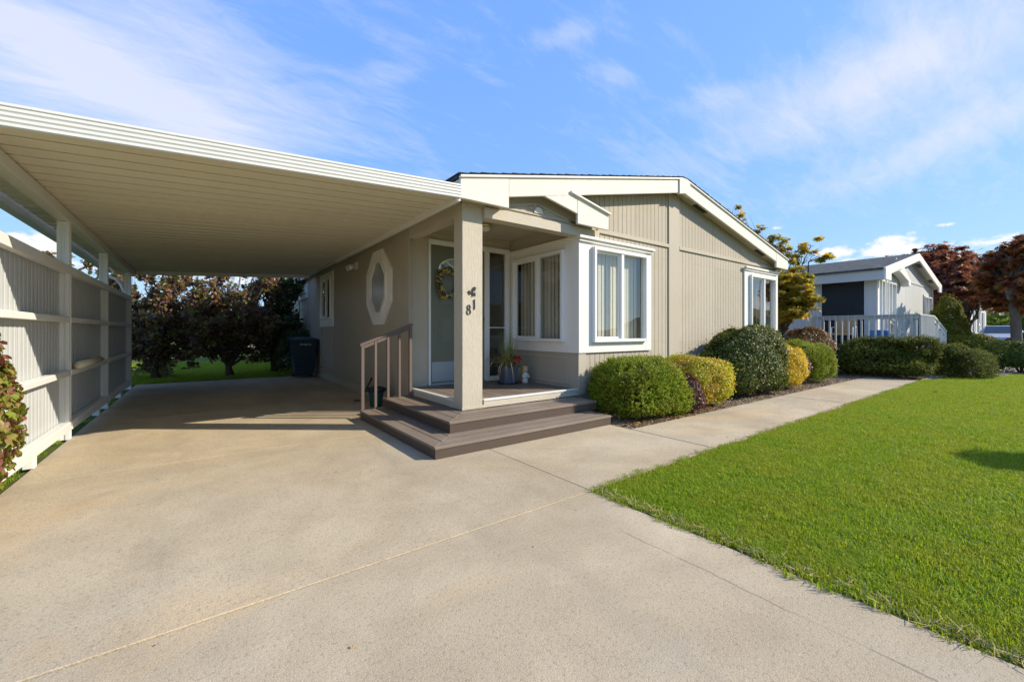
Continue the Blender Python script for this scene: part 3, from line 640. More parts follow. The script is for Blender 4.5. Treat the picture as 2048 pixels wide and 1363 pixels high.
# eave fascia along the carport side and the far side
box('eave_fascia', 'cream_trim', house, X0+.002, X0+.03, YR+.042, YB, ZRET+.001, rake(X0)-.002)
box('eave_fascia', 'cream_trim', house, X1-.03, X1-.002, YR+.042, YB, ZRET+.001, rake(X1)-.002)
MB().tube([(X1+.04, YR+.05, 2.64), (X1+.04, YB, 2.64)], .05, 10).build('gutter', 'vinyl', house, smooth=True)
MB().tube([(X1+.04, YR+.12, 2.60), (X1+.02, YR+.16, 2.50), (XE+.045, YF+.06, 2.38), (XE+.045, YF+.06, .1)], .03, 8).build('downspout', 'vinyl', house)

# carport-side wall (faces -x) with octagon and slider windows
ZT = 2.56
OC = (6.13, 7.29)  # octagon span in y
W1 = (9.58, 10.83, 1.21, 2.43); W2 = (12.30, 13.55, 2.02, 2.41)
def side(a0, a1, z0, z1): run(house, 'y', XW, a0, a1, z0, z1)
side(YD+.03, 6.35, .13, ZT); side(7.05, W1[0]+.1, .13, ZT); side(6.35, 7.05, .13, 1.42); side(6.35, 7.05, 2.20, ZT)
side(W1[0]+.1, W1[1]-.1, .13, W1[2]+.1); side(W1[0]+.1, W1[1]-.1, W1[3]-.1, ZT); side(W1[1]-.1, W2[0]+.1, .13, ZT); side(W2[0]+.1, W2[1]-.1, .13, W2[2]+.1)
side(W2[1]-.1, YB, .13, ZT); side(W2[0]+.1, W2[1]-.1, W2[3]-.02, ZT)
siding(house, 'y', XW, 1, 5.498, YD+.03, .13, ZT, pitch=9)
box('skirt_board', 'tan_trim', house, XW-.018, XW+.02, 5.52, YB, .0, .128)
MB().box(XW+.02, XE, YB, YB+.05, 0, 2.6).build('rear_wall', 'siding', house); MB().box(XE-.001, XE+.02, YF+.05, YB, 0, 2.6).build('side_wall', 'siding', house)
und2 = lambda a: rake(a)-.05
MB().prism([(XW, 2.6), (XE, 2.6), (XE, und2(XE)), (RX, und2(RX)), (XW, und2(XW))], 1, YB, YB+.05).build('rear_gable', 'siding', house)
MB().box(XB+.03, XE-.02, YF+.03, YB, .30, .31).build('interior_floor', 'interior_floor', house); MB().box(XW+.02, XE-.02, YD+.03, YB, .28, .29).build('interior_floor', 'interior_floor', house)
MB().box(XW+.03, XE-.02, YF+.03, YB, 2.64, 2.65).build('interior_ceiling', 'interior', house); MB().box(6.4, 6.45, YF+.03, YB, .31, 2.64).build('interior_wall', 'interior', house)
MB().box(XB+.03, XE-.02, 9.5, 9.55, .31, 2.64).build('interior_wall', 'interior', house)
MB().box(XB+.021, XB+.03, YD, 9.5, .31, 2.64).build('interior_wall', 'interior', house)
# octagon
def octo(cy, cz, ry, rz): c = .50; return [(cy-ry*.40, cz+rz), (cy+ry*.40, cz+rz), (cy+ry, cz+rz*.42), (cy+ry, cz-rz*.42), (cy+ry*.40, cz-rz), (cy-ry*.40, cz-rz), (cy-ry, cz-rz*.42), (cy-ry, cz+rz*.42)]
def ring(name, cy, cz, o, i, x0, x1, mat, par):
    A, B = octo(cy, cz, *o), octo(cy, cz, *i); m = MB()
    for k in range(8): m.prism([A[k], A[(k+1) % 8], B[(k+1) % 8], B[k]], 0, x0, x1)
    return m.build(name, mat, par)
ow = ring('octagon_window', 6.70, 1.815, (.58, .60), (.40, .45), XW-.030, XW-.001, 'white_paint', house)
ring('octagon_frame', 6.70, 1.815, (.41, .46), (.345, .40), XW-.050, XW+.01, 'white_paint', ow)
MB().prism(octo(6.70, 1.815, .35, .405), 0, XW-.012, XW-.004).build('pane', 'frosted_pane', ow)
def side_window(a0, a1, z0, z1, sill):
    m = MB(); x0, x1 = XW-.028, XW-.001; o = (a0+.15, a1-.15, z0+sill, z1-.11)
    m.box(x0, x1, a0, o[0], z0, z1); m.box(x0, x1, o[1], a1, z0, z1); m.box(x0, x1, o[0], o[1], o[3], z1); m.box(x0, x1, o[0], o[1], z0, o[2]); m.build('window_surround', 'white_paint', house, .003)
    return slider_window(house, 'y', XW-.028, o[0], o[1], o[2], o[3], blinds=False, d=.03, flip=-1)
side_window(*W1, .17); side_window(*W2, .15)
m = MB()
for (a, b, z0, z1) in ((9.60, 9.66, .20, 1.205), (10.75, 10.81, .20, 1.205), (9.66, 10.75, .30, .34)): m.box(XW-.022, XW-.001, a, b, z0, z1)
m.build('panel_molding', 'tan_trim', house, .003)
for yv in (12.30, 13.55, 15.6): box('batten', 'tan_trim', house, XW-.022, XW-.001, yv, yv+.06, .13, 2.0 if yv < 15 else ZT)

# porch floor and rim
floor = thing('porch_floor', (3.2, 4.8, .2), 'grey brown porch floor boards behind a cream rim', 'porch')
m = MB(); m.box(2.60, XB-.001, YF+.002, YF+.04, .226, .302); m.box(XW+.003, XW+.04, 4.217, 5.497, .226, .302); m.build('rim_board', 'beam_paint', floor, .003)
m = MB(); m.box(2.60, XB-.001, YF-.006, YF+.045, .303, .325); m.box(XW-.004, XW+.045, 4.217, 5.497, .303, .325); m.build('metal_edge', 'aluminium_white', floor, .002)
x = 2.366
while x < XB-.02:
    b = min(x+.137, XB-.005); y0 = 4.22 if x < 2.6 else YF+.047
    box('deck_board', 'composite', floor, x, b-.006, y0, YD-.05, .285, DZ+.0005, .003); x += .137
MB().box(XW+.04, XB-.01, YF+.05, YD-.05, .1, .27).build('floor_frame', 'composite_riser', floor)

# ------------------------------------------------------------------ steps
steps = thing('entry_steps', (2.2, 3.6, 0), 'brown composite corner steps wrapping the porch', 'steps')
def step(cx, cy, xe, ye, z0, z1, nb, bw):
    """L-shaped step: outer corner (cx,cy), right end xe, back end ye"""
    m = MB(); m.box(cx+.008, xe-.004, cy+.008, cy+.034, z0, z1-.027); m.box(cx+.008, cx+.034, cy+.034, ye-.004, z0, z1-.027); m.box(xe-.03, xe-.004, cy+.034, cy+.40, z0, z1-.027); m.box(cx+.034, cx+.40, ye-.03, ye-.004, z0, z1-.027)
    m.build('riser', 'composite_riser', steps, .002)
    for k in range(nb):
        a, b = k*bw, (k+1)*bw-.005
        MB().prism([(cx+a, cy+a), (xe, cy+a), (xe, cy+b), (cx+b, cy+b)], 2, z1-.026, z1).build('tread_board', 'composite', steps, .004)
        MB().prism([(cx+a, cy+a+.002), (cx+b, cy+b+.002), (cx+b, ye), (cx+a, ye)], 2, z1-.026, z1).build('tread_board', 'composite', steps, .004)
step(1.594, 3.237, 3.885, 5.34, .004, .112, 3, .141)
step(1.924, 3.590, 4.03, 5.46, .112, .224, 3, .141)

rail = thing('stair_railing', (1.95, 5.42, .11), 'brown metal stair railing with five bars beside the porch', 'railing')
ry = 5.36
bars = [(1.635, .113), (1.80, .113), (1.965, .225), (2.12, .225), (2.275, .225)]
zt = lambda x: .945+(x-1.60)*(1.215-.945)/.70
for bx_, zb in bars:
    h = .016 if bx_ not in (1.635, 2.275) else .019
    m = MB(); m.box(bx_-h, bx_+h, ry-h, ry+h, zb, zt(bx_)-.02); m.build('bar' if h < .019 else 'post', 'brown_metal', rail, .002)
MB().prism([(1.60, zt(1.60)-.035), (2.30, zt(2.30)-.035), (2.30, zt(2.30)), (1.60, zt(1.60))], 1, ry-.028, ry+.028).build('top_rail', 'brown_metal', rail, .004)
for a, b in zip(bars, bars[1:]):
    x0, x1 = a[0]+.02, b[0]-.02; MB().prism([(x0, zt(x0)-.078), (x1, zt(x1)-.078), (x1, zt(x1)-.037), (x0, zt(x0)-.037)], 1, ry-.014, ry+.014).build('spacer', 'brown_metal', rail, .002)

# ------------------------------------------------------------------ carport
XP = -1.12; CY0, CY1 = 3.80, 11.30; XL = -1.42
zc = lambda x: 2.515+.0554*(x-2.13)
carport = thing('carport', (XP, 6.1, 0), 'white metal carport roof on posts, attached along the house', 'carport')
prof = [(0, .034), (.001, .002), (.004, 0), (.166, 0), (.172, .005), (.188, .005), (.190, .034)]
pv = []; pf = []
for xx in (XL+.02, 2.128):
    for (yy, zz) in prof: pv.append((xx, yy, zc(xx)+zz))
for xx in (XL+.02, 2.128):
    for (yy, zz) in prof: pv.append((xx, yy, zc(xx)+zz+.002))
n = len(prof)
for k in range(n-1): pf.append((k, k+1, n+k+1, n+k)); pf.append((2*n+k, 3*n+k, 3*n+k+1, 2*n+k+1))
pm = bpy.data.meshes.new('roof_panel'); pm.from_pydata(pv, [], pf); pm.materials.append(MATS['aluminium_ceiling'])
y = CY0+.03
while y < CY1-.1:
    o = link('roof_panel', pm, carport); o.location.y += y; y += .2045
YE = y
def zprism(poly_yz, x0, x1, name, mat, bevel=0):
    """profile in (y, height above ceiling) swept along x following the roof fall"""
    m = MB(); n = len(poly_yz)
    m.v = [(x0, a, zc(x0)+b) for a, b in poly_yz]+[(x1, a, zc(x1)+b) for a, b in poly_yz]
    m.f = [tuple(range(n)), tuple(range(n, 2*n))[::-1]]+[(k, n+k, n+(k+1) % n, (k+1) % n) for k in range(n)]
    return m.build(name, mat, carport, bevel)
def fascia_prof(y, s):
    p = [(y+s*.03, -.022), (y, -.022)]
    for k in range(4):
        z = -.022+k*.031
        p += [(y, z+.002), (y-s*.006, z+.006), (y-s*.006, z+.024), (y+s*.004, z+.0265), (y+s*.004, z+.030)]
    return p+[(y-s*.008, .104), (y-s*.008, .120), (y+s*.03, .120)]
zprism(fascia_prof(CY0, 1), XL, 2.176, 'front_fascia', 'aluminium_white')
zprism([(YE, -.075), (YE+.03, -.075), (YE+.03, .11), (YE, .11)], XL, 2.17, 'rear_fascia', 'aluminium_white', .004)
m = MB(); m.v = [(XL+.02, CY0+.03, zc(XL)+.075), (2.15, CY0+.03, zc(2.15)+.075), (2.15, YE, zc(2.15)+.075), (XL+.02, YE, zc(XL)+.075)]; m.f = [(0, 1, 2, 3)]
m.build('roof_skin', 'aluminium_white', carport)
MB().prism([(2.128, 2.470), (2.184, 2.470), (2.184, 2.62), (2.176, 2.62), (2.176, 2.565), (2.128, 2.552)], 1, CY0+.031, 8.78).build('hanger_rail', 'aluminium_white', carport, .003)
MB().prism([(2.150, 2.495), (2.184, 2.495), (2.184, 2.62), (2.176, 2.62), (2.176, 2.56), (2.150, 2.55)], 1, 8.78, YE).build('hanger_rail', 'aluminium_white', carport, .003)
bz = zc(XP)
MB().prism([(XP-.045, bz-.115), (XP+.05, bz-.115), (XP+.05, bz-.02), (XP+.030, bz-.012), (XP+.030, bz-.001), (XP-.045, bz-.004)], 1, CY0+.04, YE-.01).build('beam', 'aluminium_white', carport, .003)
# gutter along the low side
zl = zc(XL); MB().prism([(XL-.11, zl-.05), (XL-.02, zl-.05), (XL-.012, zl+.10), (XL-.02, zl+.10), (XL-.026, zl-.04), (XL-.104, zl-.04), (XL-.118, zl+.07), (XL-.126, zl+.07)], 1, CY0, YE+.03).build('gutter', 'aluminium_white', carport)
MB().tube([(XL-.06, YE-.25, zl-.05), (XL-.06, YE-.25, zl-.12), (XL+.10, YE-.32, zl-.20), (XP-.12, YE-.38, zl-.32), (XP-.09, YE-.38, zl-.42), (XP-.09, YE-.38, .1)], .032, 8).build('downspout', 'aluminium_white', carport, smooth=True)
PY = [3.92, 6.12, 8.26, 10.72]
for y in PY:
    m = MB(); h = .045
    m.prism([(XP-h, y-h), (XP-h+.03, y-h), (XP-h+.034, y-h+.006), (XP+h-.034, y-h+.006), (XP+h-.03, y-h), (XP+h, y-h), (XP+h, y-h+.03), (XP+h-.006, y-h+.034), (XP+h-.006, y+h-.034), (XP+h, y+h-.03), (XP+h, y+h), (XP-h, y+h)], 2, .004, bz-.116)
    p = m.build('post', 'aluminium_white', carport)
    MB().box(XP-.030, XP+.030, y-h-.012, y-h-.0005, bz-.16, bz-.12).build('bracket', 'aluminium_white', p, .003)

screen = thing('privacy_screen', (XP, 7.3, 0), 'white corrugated metal screen wall between the carport posts', 'screen')
ends = PY+[]
for a, b in zip(PY, PY[1:]):
    y0, y1 = a+.046 if a > 4 else 4.30, b-.046
    m = MB(); pts = []; yy = y0
    while yy < y1:                                  # ribbed sheet
        for d, xo in ((0, 0), (.034, 0), (.040, .0038), (.052, .0038), (.058, 0), (.078, 0), (.081, .0016), (.087, .0016), (.090, 0)):
            if yy+d < y1: pts.append((yy+d, XP-.028+xo))
        yy += .098
    pts.append((y1, XP-.028))
    for k in range(len(pts)-1):
        (p, s_), (q, t_) = pts[k], pts[k+1]
        m.quad((s_, p, .155), (t_, q, .155), (t_, q, 1.72), (s_, p, 1.72)); m.quad((s_-.002, p, 1.72), (t_-.002, q, 1.72), (t_-.002, q, .155), (s_-.002, p, .155))
    m.build('metal_sheet', 'screen_metal', screen)
    for z0, z1, d in ((1.690, 1.775, .050), (1.196, 1.250, .052), (.655, .710, .056), (.100, .185, .058)):
        MB().prism([(XP-.012, z0), (XP+d, z0), (XP+d, z1-.008), (XP+d-.008, z1), (XP-.012, z1)], 1, y0-.04 if z0 < 1.6 else y0-.088, y1+.002).build('rail', 'aluminium_white', screen, .002)
for y in (4.98, 7.62, 9.45): box('leg', 'aluminium_white', screen, XP-.02, XP+.05, y-.035, y+.035, .004, .099, .006)
ft = MB().tube([(XP+.085, 6.22, .752), (XP+.083, 6.8, .750), (XP+.075, 7.45, .748)], [.038, .039, .036], 12).build('foam_roll', 'foam_tube', smooth=True)
tag(ft, 'beige foam tube lying on the screen rail', 'foam tube')

# ------------------------------------------------------------------ porch things
def text_mesh(name, body, size, mat, parent, loc, rot, ext=.004, font_scale=(1, 1)):
    cu = bpy.data.curves.new(name, 'FONT'); cu.body = body; cu.size = size; cu.extrude = ext; cu.align_x = 'CENTER'; cu.offset = -.0035 if size > .1 else 0; cu.resolution_u = 6
    tmp = bpy.data.objects.new(name+'_tmp', cu); COL.objects.link(tmp); bpy.context.view_layer.update()
    me = bpy.data.meshes.new_from_object(tmp.evaluated_get(bpy.context.evaluated_depsgraph_get())); bpy.data.objects.remove(tmp)
    M = Matrix.Translation(loc) @ Matrix(rot).to_4x4() @ Matrix.Diagonal((font_scale[0], font_scale[1], 1, 1)); me.transform(M); me.materials.clear(); me.materials.append(MATS[mat])
    return link(name, me, parent)
FACE_S = ((1, 0, 0), (0, 0, -1), (0, 1, 0))       # text upright on a wall facing -y
nums = thing('house_number', (2.42, YF, 1.30), 'black iron house number 81 on the porch column', 'house number')
def digit8(cx, z0):
    m = MB(); n = 20
    for (rx_, rz_, cz) in ((.022, .027, z0+.083), (.026, .031, z0+.030)):
        for k in range(n):
            a, b = 2*PI*k/n, 2*PI*(k+1)/n; w = lambda t: .0042+.0026*abs(math.cos(t))       # thicker at the sides, as in cast numerals
            P = [(cx+(rx_+s_*w(t))*math.cos(t), cz+(rz_+s_*.0042)*math.sin(t)) for t, s_ in ((a, 0), (b, 0), (b, -1), (a, -1))]
            m.prism(P, 1, YF-.011, YF-.0005)
    return m.build('digit_eight', 'black_iron', nums)
digit8(2.398, 1.292)
MB().prism([(2.466, 1.352), (2.477, 1.352), (2.477, 1.466), (2.471, 1.466), (2.454, 1.450), (2.457, 1.445), (2.466, 1.449)], 1, YF-.011, YF-.0005).build('digit_one', 'black_iron', nums)
bird = MB(); q = YF-.010
def S(pts, y0=q, y1=YF-.0005): bird.prism([(2.437+a*.085, 1.540+b*.085) for a, b in pts], 1, y0, y1)
S([(-.62, .12), (-.40, .26), (-.12, .10), (.10, .22), (.0, -.10), (-.22, -.30), (-.42, -.22)])          # small bird
S([(.04, .12), (.26, .10), (.52, .28), (.62, .60), (.66, .72), (.44, .62), (.20, .66), (.02, .48)])      # raised wing
S([(.05, .06), (.30, -.05), (.50, .10), (.58, -.42), (.44, -.46), (.30, -.30), (.14, -.12)])
S([(.05, -.10), (.12, -.10), (.10, -.55), (.04, -.55)]); S([(.12, .66), (.40, .80), (.60, .70), (.40, .72)])
tag(bird.build('bird_plaque', 'black_iron'), 'black iron bird plaque above the house number', 'plaque')

lt = thing('porch_light', (3.19, 4.90, 2.60), 'small round ceiling light under the porch roof', 'light fixture')
MB().lathe((3.19, 4.90, 2.57), [(.09, .03), (.085, .0)], 20).build('base', 'brass', lt, smooth=True); MB().lathe((3.19, 4.90, 2.50), [(.02, .0), (.06, .02), (.075, .05), (.07, .07)], 20).build('shade', 'lamp_plastic', lt, smooth=True)
fl = thing('flood_light', (XW, 7.9, 2.3), 'white twin flood light on the wall near the octagon window', 'light fixture')
MB().box(XW-.05, XW-.001, 7.83, 7.95, 2.25, 2.38).build('base', 'lamp_plastic', fl, .008)
for s_ in (-1, 1): MB().tube([(XW-.05, 7.89+s_*.03, 2.31), (XW-.10, 7.89+s_*.07, 2.29), (XW-.17, 7.89+s_*.10, 2.26)], [.03, .035, .055], 12).build('lamp_head', 'lamp_plastic', fl, smooth=True)
db = box('doorbell', 'black_iron', None, 4.118, 4.134, YD-.022, YD-.016, 1.31, 1.40); tag(db, 'small dark doorbell button beside the sidelight', 'doorbell')

# wreath
wr = thing('wreath', (2.95, dy, 1.82), 'yellow and cream flower wreath hanging on the front door', 'wreath')
wc = np.array([2.945, dy-.045, 1.825]); m = MB(); pts = [(wc[0]+.165*math.cos(a), wc[1], wc[2]+.20*math.sin(a)) for a in np.linspace(0, 2*PI, 33)]
m.tube(pts, .022, 8, False).build('twig_ring', 'wreath_base', wr, smooth=True)
def petals(name, mat, n, size, k, tm=LEAFW):
    a = rng.uniform(0, 2*PI, n); c = np.stack([wc[0]+.165*np.cos(a), wc[1]-.02+0*a, wc[2]+.20*np.sin(a)], 1)+rng.normal(0, .022, (n, 3))
    P = np.repeat(c, k, 0); d = unit(n*k); d[:, 1] = -np.abs(d[:, 1])-.2
    V, Fc = scatter(tm, P, frames(d, rng.uniform(0, 6.3, n*k)), rng.uniform(.7, 1.2, n*k)*size); np_mesh(name, V, Fc, mat, wr)
petals('leaves', 'wreath_leaf', 90, .050, 2, LEAF); petals('yellow_flowers', 'petal_yellow', 26, .034, 9); petals('cream_flowers', 'petal_white', 16, .042, 9)

# potted plant
pot = thing('potted_plant', (3.72, 5.10, DZ), 'tall blue grey pot of dry ornamental grass with red flowers on the porch', 'potted plant')
pc = (3.715, 5.08)
def sq_loop(r, z, n=24):
    return [(pc[0]+r*math.copysign(abs(math.cos(a))**.45, math.cos(a)), pc[1]+r*math.copysign(abs(math.sin(a))**.45, math.sin(a)), DZ+z) for a in (2*PI*k/n+.3 for k in range(n))]
m = MB(); loops = [sq_loop(.095, .012), sq_loop(.115, .12), sq_loop(.135, .26), sq_loop(.145, .285), sq_loop(.135, .285), sq_loop(.125, .25)]
for L in loops: m.v += L
for k in range(len(loops)-1):
    for j in range(24): m.f.append((k*24+j, k*24+(j+1) % 24, (k+1)*24+(j+1) % 24, (k+1)*24+j))
m.f.append(tuple(range(24))[::-1]); m.f.append(tuple(range(120, 144))); m.build('pot', 'pot_blue', pot, smooth=False)
MB().lathe((*pc, DZ+.001), [(.11, 0), (.15, .008), (.16, .022), (.14, .018)], 24).build('saucer', 'dark_plastic', pot, smooth=True)
def blades(name, mat, n, lmin, lmax, lean, wid, z0=.26, bias=(0, 0), droop=1.0):
    m = MB()
    for _ in range(n):
        a = random.uniform(0, 2*PI); l = random.uniform(lmin, lmax); le = random.uniform(*lean); b = Vector((pc[0]+random.gauss(0, .05), pc[1]+random.gauss(0, .05), DZ+z0))
        d = Vector((math.cos(a)+bias[0], math.sin(a)+bias[1], 0)); pts = []
        for k in range(6):
            t = k/5; pts.append(b+d*(le*l*t)+Vector((0, 0, l*(t-droop*le*t*t*.9))))
        sd = Vector((-d.y, d.x, 0)).normalized()*wid
        for k in range(5):
            w0, w1 = sd*(1-k/5.2), sd*(1-(k+1)/5.2); m.quad(pts[k]-w0, pts[k]+w0, pts[k+1]+w1, pts[k+1]-w1)
    m.v = [tuple(v) for v in m.v]; return m.build(name, mat, pot)
blades('dry_blades', 'dry_grass_blade', 190, .28, .70, (.35, 1.1), .0046, bias=(-.55, -.15), droop=1.25)
blades('green_blades', 'green_grass_blade', 130, .34, .70, (.05, .55), .0044, droop=.8); blades('trailing_blades', 'dry_grass_blade', 26, .22, .34, (.8, 1.2), .0028, droop=2.4)
n = 420; P = np.stack([rng.normal(pc[0], .07, n), rng.normal(pc[1], .07, n), DZ+.27+np.abs(rng.normal(0, .06, n))], 1)
V, Fc = scatter(LEAF, P, frames(unit(n)+[0, 0, .6], rng.uniform(0, 6.3, n)), rng.uniform(.03, .06, n)); np_mesh('leaves', V, Fc, 'wreath_leaf', pot)
n = 130; P = np.stack([rng.normal(pc[0]+.085, .040, n), rng.normal(pc[1]-.09, .035, n), rng.normal(DZ+.37, .034, n)], 1)
V, Fc = scatter(LEAFW, P, frames(unit(n), rng.uniform(0, 6.3, n)), rng.uniform(.025, .045, n)); np_mesh('red_flowers', V, Fc, 'flower_red', pot)

# child figurine
fg = thing('garden_figurine', (3.93, 4.93, DZ), 'small painted child figurine with yellow hair beside the pot', 'figurine')
fc = (3.925, 4.93, DZ)
MB().lathe(fc, [(.052, .0), (.056, .010), (.05, .018)], 18).build('base', 'terracotta', fg, smooth=True)
MB().lathe(fc, [(.046, .018), (.043, .06), (.036, .11), (.040, .135), (.034, .160), (.018, .178)], 18).build('gown', 'figurine_white', fg, smooth=True)
hd = MB().lathe((fc[0], fc[1], fc[2]+.172), [(.010, 0), (.030, .010), (.040, .032), (.040, .055), (.030, .078), (.010, .088)], 18).build('head', 'figurine_skin', fg, smooth=True)
m = MB(); m.lathe((fc[0]+.004, fc[1]+.012, fc[2]+.190), [(.040, -.022), (.047, .010), (.048, .040), (.038, .068), (.014, .082)], 18); m.build('hair', 'figurine_hair', fg, smooth=True)
m = MB(); m.tube([(fc[0]-.045, fc[1]-.002, fc[2]+.225), (fc[0]-.030, fc[1]-.032, fc[2]+.250), (fc[0], fc[1]-.038, fc[2]+.256), (fc[0]+.030, fc[1]-.032, fc[2]+.250), (fc[0]+.045, fc[1]-.002, fc[2]+.225)], .012, 8); m.build('fringe', 'figurine_hair', fg, smooth=True)
for s_ in (-1, 1):
    ex = fc[0]-.012+s_*.014; MB().lathe((ex, fc[1]-.0385, fc[2]+.205), [(.002, -.006), (.006, 0), (.002, .006)], 10).build('eye', 'figurine_eye', hd, smooth=True)
    MB().tube([(fc[0]+s_*.034, fc[1]-.005, fc[2]+.150), (fc[0]+s_*.058, fc[1]-.018, fc[2]+.112), (fc[0]+s_*.040, fc[1]-.045, fc[2]+.100), (fc[0]+s_*.012, fc[1]-.052, fc[2]+.108)], [.014, .014, .013, .011], 8).build('arm', 'figurine_white', fg, smooth=True)
MB().lathe((fc[0], fc[1]-.060, fc[2]+.100), [(.008, 0), (.014, .008), (.010, .020)], 10).build('hands', 'figurine_skin', fg, smooth=True)

# bucket with boots behind the railing
bk = thing('bucket', (2.08, 6.15, 0), 'teal bucket stuffed with dark gloves behind the stair railing', 'bucket')
MB().lathe((2.06, 6.10, .004), [(.085, 0), (.105, .20), (.112, .205), (.112, .215), (.098, .215), (.08, .04)], 20).build('pail', 'bucket_green', bk, smooth=True)
m = MB()
for k in range(7):
    a = k*.9; m.tube([(2.06+.04*math.cos(a), 6.10+.04*math.sin(a), .17), (2.06+.09*math.cos(a), 6.10+.09*math.sin(a), .26), (2.06+.15*math.cos(a+.4), 6.10+.15*math.sin(a+.4), .25)], [.035, .045, .022], 8)
m.build('gloves', 'dark_plastic', bk, smooth=True)
gl = thing('garden_trowel', (1.98, 6.65, 0), 'dark garden hand tool leaning on the wall behind the bucket', 'garden tool')
MB().tube([(2.03, 6.75, .006), (2.16, 6.72, .28), (2.20, 6.72, .36)], [.014, .014, .018], 8).build('handle', 'dark_plastic', gl, smooth=True)
MB().prism([(1.92, 6.70), (2.06, 6.66), (2.08, 6.80), (1.95, 6.86)], 2, .004, .012).build('blade', 'dark_plastic', gl)

# wheelie bin
bn = thing('wheelie_bin', (1.98, 11.15, 0), 'dark blue wheeled rubbish bin at the back of the carport', 'bin')
c0, c1 = (1.985, 11.20), (1.985, 11.20)
lo = [(1.78, 10.98), (2.19, 10.98), (2.19, 11.36), (1.78, 11.36)]; hi = [(1.70, 10.86), (2.265, 10.86), (2.265, 11.44), (1.70, 11.44)]
m = MB(); z0, z1 = .05, .905
m.v = [(x, y, z0) for x, y in lo]+[(x, y, z1) for x, y in hi]; m.f = [(3, 2, 1, 0), (4, 5, 6, 7)]+[(k, (k+1) % 4, 4+(k+1) % 4, 4+k) for k in range(4)]
body = m.build('body', 'bin_plastic', bn, .035)
MB().box(1.685, 2.28, 10.845, 11.45, .868, .905).build('rim', 'bin_plastic', bn, .012)
m = MB(); m.v = [(1.675, 10.835, .908), (2.29, 10.835, .908), (2.29, 11.47, .925), (1.675, 11.47, .925), (1.76, 10.93, .955), (2.20, 10.93, .955), (2.20, 11.40, .970), (1.76, 11.40, .970)]
m.f = [(3, 2, 1, 0), (4, 5, 6, 7)]+[(k, (k+1) % 4, 4+(k+1) % 4, 4+k) for k in range(4)]; m.build('lid', 'bin_plastic', bn, .012)
for xx in (1.79, 2.18): MB().tube([(xx-.02, 11.37, .115), (xx+.03, 11.37, .115)], .11, 18).build('wheel', 'rubber', bn)
MB().tube([(1.74, 11.47, .86), (1.74, 11.52, .87), (2.22, 11.52, .87), (2.22, 11.47, .86)], .014, 8).build('handle', 'bin_plastic', bn)
sl_ = math.atan2(.12, .855)
text_mesh('lettering', 'WASTE', .085, 'white_lettering', bn, (1.985, 10.868, .775), ((1, 0, 0), (0, math.sin(sl_), -math.cos(sl_)), (0, math.cos(sl_), math.sin(sl_))), .002, (.9, 1))

# ------------------------------------------------------------------ neighbouring house
NX0, NX1, NY = 15.5, 23.55, 3.30
nb = thing('neighbor_house', ((NX0+NX1)/2, NY, 0), 'pale grey neighboring house with dark screened side porch and grey shingle roof', 'house')
NRX = (NX0+NX1)/2+.1; nzr = 3.72; nms = .20
nr = lambda x: nzr-nms*abs(x-NRX)
NYR = NY-.22; ne0, ne1 = NX0-.28, NX1+.22
MB().box(NX0+.02, NX1, NY+3.8, NY+14, 0, 2.72).build('rear_block', 'grey_siding', nb)
# side wall towards the tan house: posts and boards around a wide screened opening
SY0, SY1 = 3.58, 4.62
MB().box(NX0, NX0+.12, NY, SY0, .0, 2.80).build('corner_post', 'grey_siding', nb, .004)
run(nb, 'y', NX0, SY1, NY+3.82, .0, 2.80, mat='grey_siding')
MB().box(NX0, NX0+.12, SY0, SY1, 2.60, 2.80).build('header', 'grey_siding', nb)
sf_ = MB().box(NX0-.015, NX0+.12, SY0-.03, SY0-.001, .62, 2.64).box(NX0-.015, NX0+.12, SY1, SY1+.03, .62, 2.64).box(NX0-.015, NX0+.12, SY0-.03, SY1+.03, 2.641, 2.67).build('screen_frame', 'grey_trim', nb)
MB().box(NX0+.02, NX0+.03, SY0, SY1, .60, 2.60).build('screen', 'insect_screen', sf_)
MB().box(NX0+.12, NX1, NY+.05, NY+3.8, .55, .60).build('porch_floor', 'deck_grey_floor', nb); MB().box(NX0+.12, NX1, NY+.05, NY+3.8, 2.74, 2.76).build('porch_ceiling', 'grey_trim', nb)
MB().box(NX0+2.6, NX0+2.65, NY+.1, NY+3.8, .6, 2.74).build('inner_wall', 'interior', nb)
# front gable wall
gx = [NX0+.121, NX0+.20, NX0+.62, NX0+.80, NX0+1.0, NX0+1.95, NX0+2.15, NX1]
def nfront(a0, a1, z0, z1): run(nb, 'x', NY, a0, a1, z0, z1, mat='grey_siding', pitch=.2)
nfront(gx[0], gx[1], .0, 2.80); nfront(gx[1], gx[2], .0, .75); nfront(gx[1], gx[2], 2.62, 2.80); nfront(gx[2], gx[4], .0, 2.80); nfront(gx[4], gx[5], .0, .62); nfront(gx[4], gx[5], 2.62, 2.80)
nfront(gx[5], gx[6], .0, 2.80); nfront(gx[6]+.08, NX1-1.72, .0, 2.80); nfront(NX1-1.72, NX1-.42, .0, 1.1); nfront(NX1-1.72, NX1-.42, 2.45, 2.80); nfront(NX1-.42, NX1, .0, 2.80)
run(nb, 'x', NY, NX0+.3, NRX, 2.802, lambda a: max(2.81, nr(a)-.12), mat='grey_siding', pitch=.2); run(nb, 'x', NY, NRX, NX1, 2.802, lambda a: max(2.81, nr(a)-.12), mat='grey_siding', pitch=.2)
box('batten', 'grey_trim', nb, gx[6], gx[6]+.08, NY-.02, NY+.01, .0, 3.45); box('band_board', 'grey_trim', nb, gx[6]+.082, NX1-.05, NY-.02, NY-.001, 2.78, 2.83)
